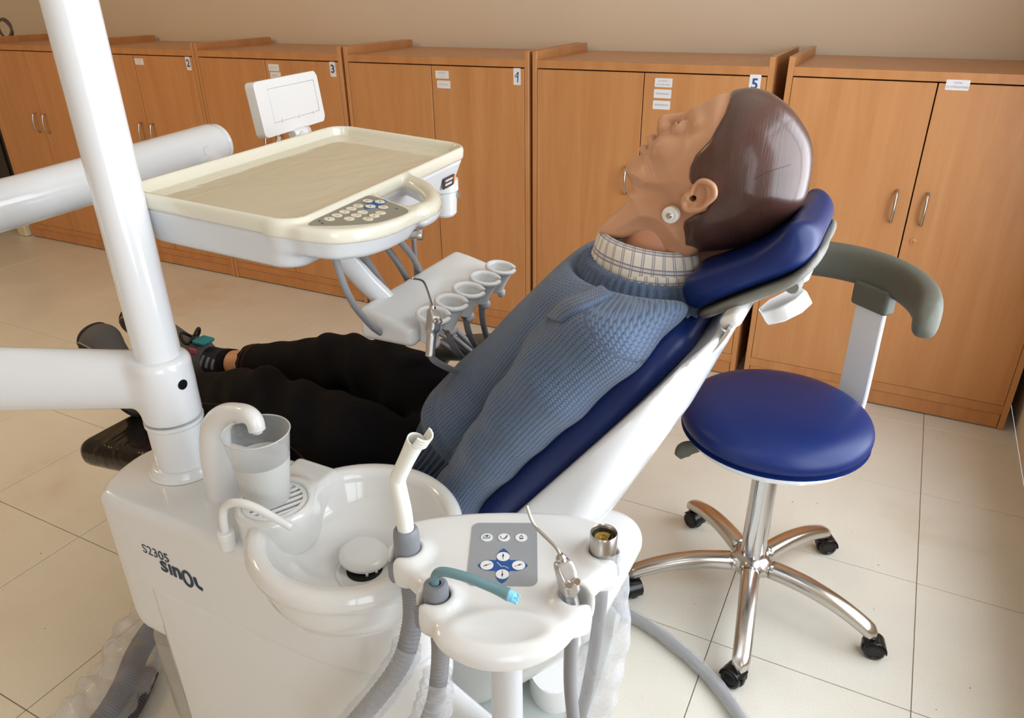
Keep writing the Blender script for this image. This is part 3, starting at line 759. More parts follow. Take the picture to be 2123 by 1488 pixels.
# ------------------------------------------------------------ the mannequin
man = thing('training_mannequin', 'adult patient mannequin lying in the dental chair, wearing a blue-grey knitted sweater', 'mannequin', (-0.8, 1.1, 0.6))
HY = 1.08
SKULL = [(-0.2220, 1.3682), (-0.2020, 1.3715), (-0.1781, 1.3664), (-0.1539, 1.3517), (-0.1368, 1.3349), (-0.1214, 1.3135), (-0.1143, 1.2914), (-0.1125, 1.2633), (-0.1158, 1.2360), (-0.1315, 1.2085), (-0.1606, 1.1806), (-0.1992, 1.1611), (-0.2405, 1.1504), (-0.2702, 1.1471)]
FACE = [(-0.2387, 1.3668), (-0.2550, 1.3592), (-0.2699, 1.3483), (-0.2793, 1.3395), (-0.2880, 1.3300), (-0.3025, 1.3190), (-0.3180, 1.3099), (-0.3245, 1.3020), (-0.3300, 1.2990), (-0.3320, 1.2918), (-0.3400, 1.2849), (-0.3455, 1.2783), (-0.3591, 1.2699), (-0.3675, 1.2599), (-0.3671, 1.2521), (-0.3571, 1.2371), (-0.3494, 1.2226)]
NECK = [(-0.3420, 1.2300), (-0.3494, 1.2200), (-0.3656, 1.1994), (-0.3918, 1.1722), (-0.3880, 1.1612), (-0.3579, 1.1594), (-0.3337, 1.1692), (-0.3178, 1.1712), (-0.2959, 1.1513), (-0.2750, 1.1440), (-0.2450, 1.1520), (-0.2400, 1.2000), (-0.28, 1.235)]
EAR = smooth_poly([(-0.2600, 1.2408), (-0.2590, 1.2290), (-0.2530, 1.2229), (-0.2420, 1.2235), (-0.2300, 1.2300), (-0.2164, 1.2422), (-0.2098, 1.2526), (-0.2137, 1.2650), (-0.2258, 1.2713), (-0.2370, 1.2694), (-0.2450, 1.2600), (-0.2500, 1.2490)], 60)
HEADP = smooth_poly(SKULL + [(-0.285, 1.185)] + FACE[::-1], 170)
NECKP = smooth_poly(NECK, 70)
EYE = (-0.2815, 0.0315, 1.3225)
def skullf(X, Y, Z):
    D = -s_poly(X, Z, HEADP); c = np.abs(Y - HY)
    k = np.clip((X + 0.345) / 0.13, 0, 1); k = k * k * (3 - 2 * k)
    W = 0.058 + 0.021 * k; Rr = 0.088
    return (np.sqrt(np.maximum(Rr - D, 0) ** 2 + (c * Rr / W) ** 2) - Rr) * 0.9
def headf(X, Y, Z):
    c = np.abs(Y - HY)
    f = skullf(X, Y, Z)
    Dn = -s_poly(X, Z, NECKP); Rr = 0.05
    fn = np.sqrt(np.maximum(Rr - Dn, 0) ** 2 + (c * Rr / 0.060) ** 2) - Rr
    f = smin(f, fn, 0.016)
    q1 = -Dn + 0.010; q2 = c - 0.050 + 0.012                      # loose skirt of the mask over the collar
    fl = np.sqrt(np.maximum(q1, 0) ** 2 + np.maximum(q2, 0) ** 2) + np.minimum(np.maximum(q1, q2), 0) - 0.010
    f = smin(f, fl, 0.012)
    # cheek bone, brow, jaw corner
    f = smin(f, s_ell(X, c, Z, (-0.296, 0.036, 1.296), (0.022, 0.017, 0.018)), 0.018)
    f = smin(f, s_cap(X, c, Z, (-0.2700, 0.012, 1.3430), (-0.2560, 0.044, 1.3330), 0.0050), 0.014)
    # eye sockets, lids over the eyeball with a slit between them
    f = smax(f, -s_ell(X, c, Z, (-0.2930, 0.0330, 1.3320), (0.0120, 0.0140, 0.0090)), 0.010)
    ex_, ey_, ez_ = X - EYE[0], c - EYE[1], Z - EYE[2]
    lid = np.sqrt(ex_ ** 2 + ey_ ** 2 + ez_ ** 2) - 0.0132
    lid = smax(lid, -np.maximum(np.abs(0.905 * ex_ + 0.425 * ez_ - 0.0012) - 0.0052 * (1 - (ey_ / 0.0085) ** 2), 0.005 - (-0.425 * ex_ + 0.905 * ez_)), 0.0012)
    f = smin(f, lid, 0.0025)
    f = smax(f, -(np.sqrt(ex_ ** 2 + ey_ ** 2 + ez_ ** 2) - 0.0098), 0.0008)
    # nose
    n = s_cap(X, c, Z, (-0.2790, 0, 1.3350), (-0.3145, 0, 1.3262), 0.0070, 0.0095)
    n = smin(n, s_cap(X, c, Z, (-0.3140, 0, 1.3215), (-0.3185, 0, 1.3140), 0.0085, 0.0070), 0.008)
    n = smin(n, s_ell(X, c, Z, (-0.3120, 0.0115, 1.3180), (0.0080, 0.0070, 0.0075)), 0.006)
    f = smin(f, n, 0.008)
    # lips and open mouth: u out of the face, v towards the nose
    u = (X + 0.334) * -0.89 + (Z - 1.2925) * 0.45; v = (X + 0.334) * 0.45 + (Z - 1.2925) * 0.89
    for (u0, v0, u1, v1, r) in ((0.0020, 0.0092, -0.0085, 0.0030, 0.0066), (0.0040, -0.0088, -0.0085, -0.0022, 0.0070)):
        f = smin(f, s_cap(u, c, v, (u0, 0.0045, v0), (u1, 0.0220, v1), r, r * 0.62), 0.004)
    f = smax(f, -s_ell(u, c, v, (0.002, 0, 0.0002), (0.0200, 0.0205, 0.0052)), 0.0025)
    f = f + 0.0016 * np.exp(-(((X + 0.3180) * 0.75 + (Z - 1.2720) * 0.66) / 0.0035) ** 2 - (((X + 0.3180) * -0.66 + (Z - 1.2720) * 0.75) / 0.014) ** 2)
    # ears
    e = s_poly(X, Z, EAR); tilt = 0.30 * (X + 0.245)
    cc = c - 0.0790 - tilt
    ear = np.maximum(e + 0.001, np.abs(cc) - 0.0042)
    ear = smin(ear, np.sqrt((e + 0.0035) ** 2 + (cc - 0.0048) ** 2) - 0.0040, 0.003)
    ear = smax(ear, -s_ell(X, c, Z, (-0.2350, 0.0915, 1.2490), (0.0105, 0.0130, 0.0155)), 0.003)
    ear = smin(ear, s_ell(X, c, Z, (-0.2520, 0.0790, 1.2440), (0.0050, 0.0075, 0.0060)), 0.004)
    f = smin(f, ear, 0.004)
    return smax(f, -s_cap(X, c, Z, (-0.2445, 0.05, 1.2420), (-0.2445, 0.12, 1.2420), 0.0042), 0.002)
HAIRP = [(-0.2096, 1.3800), (-0.2184, 1.3562), (-0.2240, 1.3384), (-0.2313, 1.3189), (-0.2400, 1.3080), (-0.2492, 1.2975), (-0.2548, 1.2804), (-0.2545, 1.2680), (-0.2500, 1.2600), (-0.2420, 1.2600), (-0.2330, 1.2650), (-0.2200, 1.2560), (-0.2190, 1.2440), (-0.2262, 1.2264), (-0.2434, 1.2170), (-0.2597, 1.2021), (-0.2652, 1.1860), (-0.2610, 1.1700), (-0.2560, 1.1600), (-0.2550, 1.10), (-0.05, 1.10), (-0.05, 1.45), (-0.205, 1.45)]
def hairf(X, Y, Z):
    c = np.abs(Y - HY)
    g = s_poly(X + 0.0, Z, HAIRP)
    return smax(skullf(X, Y, Z) - 0.0045, g - 0.012 * np.clip(1 - c / 0.05, 0, 1), 0.005)
part('head', nets('head', headf, (-0.405, 0.968, 1.13), (-0.10, 1.192, 1.385), 0.0022), SKIN, man, 'tan rubber face mask and neck')
g = NT('painted_hair', (78, 52, 46), 0.3)
g.b.inputs['Coat Weight'].default_value = 0.35; g.b.inputs['Coat Roughness'].default_value = 0.12
_v = g.coord('Object', rot=(0, R(-20), 0), scale=(330, 40, 26), loc=(0, 0, 0))
_n = g.n('TexNoise', Scale=1.0, Detail=3.0); _n.inputs['Distortion'].default_value = 0.4; g.l(_v, _n.inputs['Vector'])
g.bump(_n.outputs['Fac'], 0.35, 0.0012)
_v2 = g.coord('Object'); _n2 = g.n('TexNoise', Scale=14.0, Detail=4.0); g.l(_v2, _n2.inputs['Vector'])
g.l(g.ramp(_n2.outputs['Fac'], [(0.3, (68, 44, 38)), (0.7, (88, 60, 52))]), g.b.inputs['Base Color'])
HAIRM = g.m
part('hair', nets('hair', hairf, (-0.28, 0.985, 1.13), (-0.095, 1.175, 1.39), 0.003), HAIRM, man, 'glossy moulded dark brown hair')
sm_ = np.array([(-0.168 + 0.040 * t, 1.0, 1.274 + 0.019 * t + 0.002 * math.sin(4 * t)) for t in np.linspace(0, 1, 24)])
for _ in range(10):                                # slide the seam onto the side of the head
    sm_[:, 1] += hairf(sm_[:, 0], sm_[:, 1], sm_[:, 2]) * 1.0
sm_[:, 1] -= 0.0002
part('mould_seam', sweep('mould_seam', sm_, [0.0002] + [0.0005] * 22 + [0.0002], 8), HAIRM, man)
EYEW = mat('eye_white', (225, 224, 220), 0.12, coat=0.5); IRIS = mat('dark_iris', (28, 24, 24), 0.1, coat=0.5)
for s in (-1, 1):
    y = HY + s * 0.0345
    y = HY + s * EYE[1]
    e = part('eye', lathe('eye', [(0.0104 * math.sin(a), 0.0104 * math.cos(a)) for a in np.linspace(0, math.pi, 18)], 24, (EYE[0], y, EYE[2])), EYEW, man)
    d = Vector((-0.42, s * 0.10, 0.90)).normalized(); q = d.to_track_quat('Z', 'Y').to_matrix().to_4x4()
    part('iris', lathe('iris', [(0.0107 * math.sin(a), 0.0107 * math.cos(a)) for a in np.linspace(0, 0.55, 6)], 20, (EYE[0], y, EYE[2]), rot=q), IRIS, e)
part('mouth_lining', lathe('mouth_lining', [(0.0001, -0.0045), (0.012, -0.0035), (0.014, 0), (0.012, 0.0035), (0.0001, 0.0045)], 24, (-0.3235, HY, 1.2910)), mat('orange_rubber', (208, 96, 30), 0.4), man, 'orange mouth lining')
bq = Vector((0.0, -1, 0.0)).normalized().to_track_quat('Z', 'Y').to_matrix().to_4x4()
for s, yy in ((-1, 1.008), (1, 1.152)):
    q = Vector((-0.12, s * 1.0, 0.05)).normalized().to_track_quat('Z', 'Y').to_matrix().to_4x4()
    b_ = part('mask_button', lathe('mask_button', [(0, 0.006), (0.004, 0.006), (0.006, 0.0045), (0.0105, 0.0045), (0.0118, 0.003), (0.0118, -0.006), (0, -0.006)], 28, (-0.2755, yy, 1.2135), rot=q), mat('button_white', (232, 230, 222), 0.35), man, 'round white mask button')
    part('stud', lathe('stud', [(0, 0.0085), (0.003, 0.0078), (0.0045, 0.0055), (0.0045, 0.003), (0, 0.003)], 16, (-0.2755, yy, 1.2135), rot=q), STEEL, b_)
part('inner_neck', sweep('inner_neck', [(-0.318, HY, 1.08), (-0.314, HY, 1.13), (-0.306, HY, 1.17), (-0.29, HY, 1.20)], [0.060, 0.056, 0.052, 0.04], 28, n=16), mat('inner_neck_skin', (205, 146, 116), 0.45), man)
part('neck_joint', sweep('neck_joint', [(-0.285, 1.10, 1.09), (-0.235, 1.10, 1.135), (-0.19, 1.10, 1.172)], [0.045, 0.043, 0.043], 24, n=10), mat('brown_vinyl', (122, 84, 66), 0.5), man)

# --- shirt collar
def ringband(name, cx, cy, ax, ay, rows, th0, th1, n=90, thick=0.0022):
    """rows: list of (radius scale, z at front (-X), z at nape (+X)); closed shell with UV in metres"""
    V = []; F = []; UV = []
    m = len(rows)
    for side in (0, 1):
        for i in range(n + 1):
            t = th0 + (th1 - th0) * i / n
            for j, (rs, zf, zn) in enumerate(rows):
                k = (1 + math.cos(t)) / 2; z = zf + (zn - zf) * k
                e = -thick * side / ax
                w = 0.0016 * math.sin(t * 5 + j) * (j / m)
                V.append((cx + ax * (rs + e) * math.cos(t) + w, cy + ay * (rs + e) * math.sin(t), z))
                UV.append((t * ax, j / (m - 1) * 0.05))
    K = (n + 1) * m
    def q(s, i, j): return s * K + i * m + j
    for i in range(n):
        for j in range(m - 1):
            F.append((q(0, i, j), q(0, i + 1, j), q(0, i + 1, j + 1), q(0, i, j + 1))); F.append((q(1, i, j), q(1, i, j + 1), q(1, i + 1, j + 1), q(1, i + 1, j)))
        F.append((q(0, i, 0), q(1, i, 0), q(1, i + 1, 0), q(0, i + 1, 0))); F.append((q(0, i, m - 1), q(0, i + 1, m - 1), q(1, i + 1, m - 1), q(1, i, m - 1)))
    for j in range(m - 1):
        F.append((q(0, 0, j), q(0, 0, j + 1), q(1, 0, j + 1), q(1, 0, j))); F.append((q(0, n, j), q(1, n, j), q(1, n, j + 1), q(0, n, j + 1)))
    me = mesh_of(name, V, F); uv = me.uv_layers.new(name='UVMap')
    for l in me.loops: uv.data[l.index].uv = UV[l.vertex_index]
    return me
def plaid():
    g = NT('plaid_cotton', (226, 216, 200), 0.8)
    uv = g.n('UVMap'); sx = g.n('SeparateXYZ'); g.l(uv.outputs[0], sx.inputs[0])
    def line(sock, per, off, wd):
        f = g.math('FRACT', g.math('ADD', g.math('DIVIDE', sock, per), off))
        return g.math('LESS_THAN', g.math('ABSOLUTE', g.math('SUBTRACT', f, 0.5)), wd)
    dark = g.math('MAXIMUM', g.math('MAXIMUM', line(sx.outputs[0], 0.0150, 0.0, 0.035), line(sx.outputs[0], 0.0150, 0.2, 0.03)), g.math('MAXIMUM', line(sx.outputs[1], 0.0150, 0.1, 0.035), line(sx.outputs[1], 0.0150, 0.3, 0.03)))
    pale = g.math('MAXIMUM', line(sx.outputs[0], 0.0150, 0.1, 0.16), line(sx.outputs[1], 0.0150, 0.2, 0.16))
    m1 = g.n('MixRGB'); m1.inputs['Color1'].default_value = lin((228, 219, 203)) + (1,); m1.inputs['Color2'].default_value = lin((205, 205, 210)) + (1,)
    g.l(pale, m1.inputs['Fac'])
    m2 = g.n('MixRGB'); m2.inputs['Color2'].default_value = lin((122, 98, 92)) + (1,); g.l(m1.outputs[0], m2.inputs['Color1']); g.l(g.math('MULTIPLY', dark, 0.8), m2.inputs['Fac'])
    g.l(m2.outputs[0], g.b.inputs['Base Color']); return g.m
PLAID = plaid()
g0 = R(14)
part('shirt_collar', ringband('shirt_collar', -0.322, 1.078, 0.080, 0.072, [(0.92, 1.152, 1.140), (0.94, 1.166, 1.148), (0.98, 1.170, 1.150), (1.04, 1.160, 1.140), (1.10, 1.142, 1.124), (1.15, 1.126, 1.110), (1.18, 1.115, 1.100)], -math.pi + g0, math.pi - g0), PLAID, man, 'plaid shirt collar')
part('shirt_yoke', ringband('shirt_yoke', -0.317, 1.078, 0.082, 0.079, [(0.93, 1.135, 1.125), (1.03, 1.125, 1.117), (1.12, 1.110, 1.102), (1.19, 1.090, 1.086), (1.24, 1.068, 1.066)], -math.pi, math.pi), PLAID, man)

# --- sweater in (s, y, n) back coordinates
def interp(v, pts): return np.interp(v, [p[0] for p in pts], [p[1] for p in pts])
TY = 1.095
W_S = [(0.02, 0.150), (0.10, 0.158), (0.18, 0.168), (0.250, 0.188), (0.30, 0.180), (0.37, 0.168), (0.45, 0.180), (0.56, 0.188), (0.64, 0.182), (0.70, 0.168), (0.76, 0.150), (0.82, 0.12)]
H_S = [(0.02, 0.085), (0.10, 0.088), (0.18, 0.098), (0.250, 0.114), (0.30, 0.106), (0.37, 0.098), (0.45, 0.098), (0.56, 0.096), (0.64, 0.090), (0.70, 0.084), (0.76, 0.075), (0.82, 0.06)]
N_S = [(0.02, 0.945), (0.16, 0.958), (0.3, 0.955), (0.6, 0.946), (0.70, 0.932), (0.76, 0.920), (0.82, 0.91)]
def torso(A, Y, N, grow=0.0):
    w = interp(A, W_S) + grow; h = interp(A, H_S) + grow; nc = interp(A, N_S)
    p = 2.3
    k = (np.abs((Y - TY) / w) ** p + np.abs((N - nc) / h) ** p) ** (1 / p)
    return (k - 1) * np.minimum(w, h) * 0.9
ARMN = [(0.715, 0.952, 0.900, 0.056), (0.655, 0.897, 0.904, 0.066), (0.55, 0.884, 0.908, 0.064), (0.455, 0.888, 0.908, 0.058), (0.36, 0.890, 0.902, 0.054), (0.24, 0.892, 0.893, 0.050), (0.15, 0.900, 0.885, 0.048)]
def sweaterf(A, Y, N):
    f = torso(A, Y, N)
    f = smax(f, 0.208 - A, 0.022)
    for side in (0, 1):
        g = None
        for (a0, y0, n0, r0), (a1, y1, n1, r1) in zip(ARMN, ARMN[1:]):
            if side: y0, y1 = 2 * TY - y0, 2 * TY - y1
            q = s_cap(A, Y, N, (a0, y0, n0), (a1, y1, n1), r0, r1)
            g = q if g is None else smin(g, q, 0.012)
        kk = 0.010 + 0.030 * np.clip((A - 0.46) / 0.2, 0, 1); f = smin(f, g, kk)
    # soft folds
    f = f + 0.0035 * np.sin(38 * A + 30 * (Y - 1.1) + 12 * N) * np.clip((0.42 - A) / 0.2, 0, 1) + 0.0020 * np.sin(26 * (Y - 1.1) - 17 * A)
    f = f + 0.0030 * np.exp(-((A - 0.26 - 0.25 * (N - 0.98)) / 0.012) ** 2) * (N > 0.93)
    Zw = tS[1] * A + nS[1] * N; Xw = tS[0] * A + nS[0] * N
    rn = np.sqrt((Xw + 0.316) ** 2 + (Y - 1.078) ** 2)              # neck opening
    f = smax(f, -np.maximum(rn - 0.122, 1.094 - 0.06 * (Xw + 0.31) - Zw), 0.014)
    f = smax(f, Zw - 1.108 + 0.06 * (Xw + 0.20), 0.03)
    return np.maximum(f, 0.861 - N) if False else f
def knit_coords(me):
    """per-vertex stitch coordinates: across the ribs, along the ribs"""
    P = np.zeros(len(me.vertices) * 3, np.float32); me.vertices.foreach_get('co', P); P = P.reshape(-1, 3).astype(float); A, Y, N = P.T
    ft = np.abs(torso(A, Y, N)); ac = np.arctan2(Y - TY, (N - 0.94) * 1.5) * 0.135; al = A.copy()
    for side in (0, 1):
        for (a0, y0, n0, r0), (a1, y1, n1, r1) in zip(ARMN[1:], ARMN[2:]):
            if side: y0, y1 = 2 * TY - y0, 2 * TY - y1
            q = np.abs(s_cap(A, Y, N, (a0, y0, n0), (a1, y1, n1), r0, r1)); t = (A - a0) / (a1 - a0)
            m = (q < ft) & (t > -0.2) & (t < 1.2); yc = y0 + (y1 - y0) * t; nc = n0 + (n1 - n0) * t
            th = np.arctan2(Y - yc, N - nc); ac = np.where(m, th * 0.056 + 0.3, ac); ft = np.where(m, q, ft)
    at_ = me.attributes.new('knit', 'FLOAT_VECTOR', 'POINT'); at_.data.foreach_set('vector', np.column_stack([ac, al, 0 * al]).astype(np.float32).ravel())
me = nets('sweater', sweaterf, (0.08, 0.815, 0.82), (0.83, 1.38, 1.09), 0.0055); knit_coords(me); me.transform(BM)
def knit(name, rgb, ribs=False):
    g = NT(name, rgb, 0.85)
    g.b.inputs['Sheen Weight'].default_value = 0.25; g.b.inputs['Sheen Roughness'].default_value = 0.5
    at_ = g.n('Attribute'); at_.attribute_name = 'knit'; tc = g.n('TexCoord')
    sx = g.n('SeparateXYZ'); g.l(at_.outputs['Vector'], sx.inputs[0])
    ac, s_ = sx.outputs[0], sx.outputs[1]
    nz = g.n('TexNoise', Scale=30.0, Detail=2.0); g.l(tc.outputs['Object'], nz.inputs['Vector'])
    wob = g.math('MULTIPLY', g.math('SUBTRACT', nz.outputs['Fac'], 0.5), 1.4)
    a = g.math('ADD', g.math('MULTIPLY', ac, 2 * math.pi / 0.0068), wob)
    colw = g.math('ABSOLUTE', g.math('SINE', g.math('MULTIPLY', a, 0.5)))
    st = g.math('SINE', g.math('ADD', g.math('MULTIPLY', s_, 2 * math.pi / 0.0050), g.math('MULTIPLY', g.math('SINE', a), 1.3)))
    h = g.math('ADD', g.math('MULTIPLY', colw, 0.75), g.math('MULTIPLY', st, 0.28))
    n3 = g.n('TexNoise', Scale=420.0, Detail=2.0); g.l(tc.outputs['Object'], n3.inputs['Vector'])
    h = g.math('ADD', h, g.math('MULTIPLY', n3.outputs['Fac'], 0.35)) if not ribs else n3.outputs['Fac']
    g.bump(h, 0.7, 0.0015)
    dk = tuple(int(v * 0.70) for v in rgb); hi = tuple(min(255, int(v * 1.10)) for v in rgb)
    hh = g.math('ADD', g.math('MULTIPLY', h, 0.55), g.math('MULTIPLY', nz.outputs['Fac'], 0.25))
    g.l(g.ramp(hh, [(0.12, dk), (0.42, rgb), (0.85, hi)]), g.b.inputs['Base Color'])
    return g.m
KNIT = knit('blue_grey_knit', (84, 101, 127)); KNITR = knit('blue_grey_rib', (78, 94, 121), True)
part('sweater', me, KNIT, man, 'blue-grey cable-knit sweater')
# folded placket lying over the near shoulder
def placket():
    up_ = spline([(0.690, 0.945, 0.969), (0.650, 0.902, 0.974), (0.601, 0.899, 0.980)], 30)
    lo_ = spline([(0.708, 0.915, 0.946), (0.680, 0.866, 0.950), (0.6435, 0.8560, 0.9546)], 30); base = up_; rows = []
    for w_, off in ((0.0, 0.0006), (0.03, 0.0042), (0.25, 0.0050), (0.75, 0.0050), (0.97, 0.0042), (1.0, 0.0006)):
        rows.append(onsurf(sweaterf, up_ + (lo_ - up_) * w_, 10, off))
    V = np.concatenate(rows); n = len(base); F = []
    for j in range(5):
        for i in range(n - 1): F.append((j * n + i, j * n + i + 1, (j + 1) * n + i + 1, (j + 1) * n + i))
    F.append(tuple(j * n for j in range(6))); F.append(tuple(j * n + n - 1 for j in range(5, -1, -1)))
    return mesh_of('placket', V, F)
def onsurf(f, pts, it=8, off=0.0008):
    P = np.array(pts, float)
    for _ in range(it):
        e = 0.002; v = f(*P.T); g_ = np.stack([f(*(P + np.eye(3)[q] * e).T) - f(*(P - np.eye(3)[q] * e).T) for q in range(3)], 1) / (2 * e)
        P = P - (v - off)[:, None] * g_ / np.maximum((g_ * g_).sum(1), 0.3)[:, None]
    return P
me = placket(); at_ = me.attributes.new('knit', 'FLOAT_VECTOR', 'POINT'); at_.data.foreach_set('vector', np.array([(w_ * 0.034, t_ * 0.12, 0) for w_ in (0, 0.03, 0.25, 0.75, 0.97, 1) for t_ in np.linspace(0, 1, 30)], np.float32).ravel())
me.transform(BM); part('placket', me, KNIT, man, 'folded knitted placket on the shoulder')
def hemf(A, Y, N):
    th = np.arctan2((N - 0.95) * 1.6, Y - TY)
    f = torso(A, Y, N, -0.004) + 0.0018 * np.cos(th * 62)
    return np.maximum(f, np.abs(A - 0.165) - 0.062 - 0.01 * np.sin(2 * th))
me = nets('hem', hemf, (0.09, 0.88, 0.83), (0.24, 1.31, 1.09), 0.0032); me.transform(BM)
part('hem', me, KNITR, man, 'ribbed sweater hem')
def nbf(X, Y, Z):
    th = np.arctan2(Y - 1.078, X + 0.316)
    zc = 1.101 - 0.008 * np.cos(th)
    r = np.sqrt(((X + 0.316) / 0.099) ** 2 + ((Y - 1.078) / 0.098) ** 2) * 0.098
    rr = 0.113 + 0.55 * (1.100 - Z) * 1.0
    q = np.sqrt(np.maximum(np.abs(r - rr) - 0.0015, 0) ** 2 + np.maximum(np.abs(Z - zc) - 0.015, 0) ** 2) - 0.0042
    return (q - 0.0016 * np.cos(th * 58)) * 0.8
part('neckband', nets('neckband', nbf, (-0.47, 0.93, 1.05), (-0.17, 1.23, 1.13), 0.0028), KNITR, man, 'ribbed sweater neckband')

# --- trousers
def jeansf(X, Y, Z):
    far = [(-0.79, 1.18, 0.668, 0.070), (-0.88, 1.21, 0.686, 0.088), (-1.00, 1.235, 0.692, 0.085), (-1.13, 1.245, 0.683, 0.076), (-1.22, 1.25, 0.662, 0.064), (-1.33, 1.25, 0.638, 0.057), (-1.45, 1.25, 0.613, 0.051)]
    near = [(-0.79, 1.01, 0.664, 0.070), (-0.88, 0.99, 0.678, 0.088), (-1.00, 0.99, 0.682, 0.085), (-1.13, 1.00, 0.700, 0.074), (-1.23, 1.02, 0.680, 0.064), (-1.36, 1.04, 0.640, 0.057), (-1.50, 1.06, 0.600, 0.051)]
    f = s_ell(X, Y, Z, (-0.73, 1.095, 0.650), (0.12, 0.160, 0.070))
    for L_ in (far, near):
        for (x0, y0, z0, r0), (x1, y1, z1, r1) in zip(L_, L_[1:]):
            f = smin(f, s_cap(X, Y, Z, (x0, y0, z0), (x1, y1, z1), r0, r1), 0.012)
    w = np.clip((X + 1.30) / 0.1, 0, 1) * np.clip((-0.78 - X) / 0.15, 0, 1)
    f = f + w * (0.0075 * np.sin(62 * X + 40 * (Y - 1.1) + 20 * Z) * np.exp(-((X + 1.06) / 0.14) ** 2) + 0.0022 * np.sin(30 * X - 55 * Z))
    return np.maximum(f, np.where(Y > 1.155, -1.445, -1.49) - X - 0.10 * (Z - 0.6))
me = nets('trousers', jeansf, (-1.56, 0.87, 0.52), (-0.52, 1.36, 0.83), 0.0085)
DENIM = mat('black_denim', (19, 18, 20), 0.85, bump=0.15, bscale=600, var=0.18, vscale=14, spec=0.15)
part('trousers', me, DENIM, man, 'black jeans')
THREAD = mat('rust_thread', (110, 56, 26), 0.7)
for pts in ([(-1.34, 0.98, 0.66), (-1.22, 0.955, 0.70), (-1.12, 0.93, 0.72), (-1.0, 0.905, 0.69), (-0.88, 0.90, 0.66), (-0.80, 0.90, 0.63)],):
    part('seam_stitching', sweep('seam_stitching', onsurf(jeansf, spline(pts, 60)), 0.0006, 6), THREAD, man)
for dx in (0.004, 0.020):
    a = np.linspace(0, 2 * math.pi, 60)
    part('hem_stitching', sweep('hem_stitching', onsurf(jeansf, np.column_stack([-1.440 + dx + 0 * a, 1.25 + 0.052 * np.cos(a), 0.614 + 0.052 * np.sin(a)])), 0.0008, 6), THREAD, man)
# --- ankles, socks and shoes
g = NT('striped_sock', (30, 36, 56), 0.85)
tc = g.n('TexCoord'); sx = g.n('SeparateXYZ'); g.l(tc.outputs['Object'], sx.inputs[0])
fr = g.math('FRACT', g.math('MULTIPLY', g.math('ADD', sx.outputs[0], g.math('MULTIPLY', sx.outputs[2], -0.2)), 46.0))
an = g.math('FRACT', g.math('MULTIPLY', sx.outputs[2], 22.0))
isq = g.math('MULTIPLY', g.math('LESS_THAN', fr, 0.48), g.math('LESS_THAN', an, 0.62))
mx = g.n('MixRGB'); mx.inputs['Color1'].default_value = lin((18, 22, 36)) + (1,); mx.inputs['Color2'].default_value = lin((112, 124, 150)) + (1,); g.l(isq, mx.inputs['Fac'])
g.l(mx.outputs[0], g.b.inputs['Base Color']); SOCK = g.m
SOCKC = mat('black_sock_cuff', (16, 16, 20), 0.9, spec=0.2)
SHOE = mat('grey_shoe_suede', (86, 82, 80), 0.75, bump=0.1, bscale=250); SHOED = mat('dark_shoe_mesh', (40, 37, 41), 0.8, bump=0.2, bscale=500); SOLE = mat('black_rubber_sole', (22, 22, 23), 0.6)
SHOEL = mat('pale_sole_edge', (150, 142, 128), 0.7); TEAL = mat('teal_lining', (26, 128, 136), 0.6); PINK = mat('pink_patch', (176, 74, 104), 0.7)
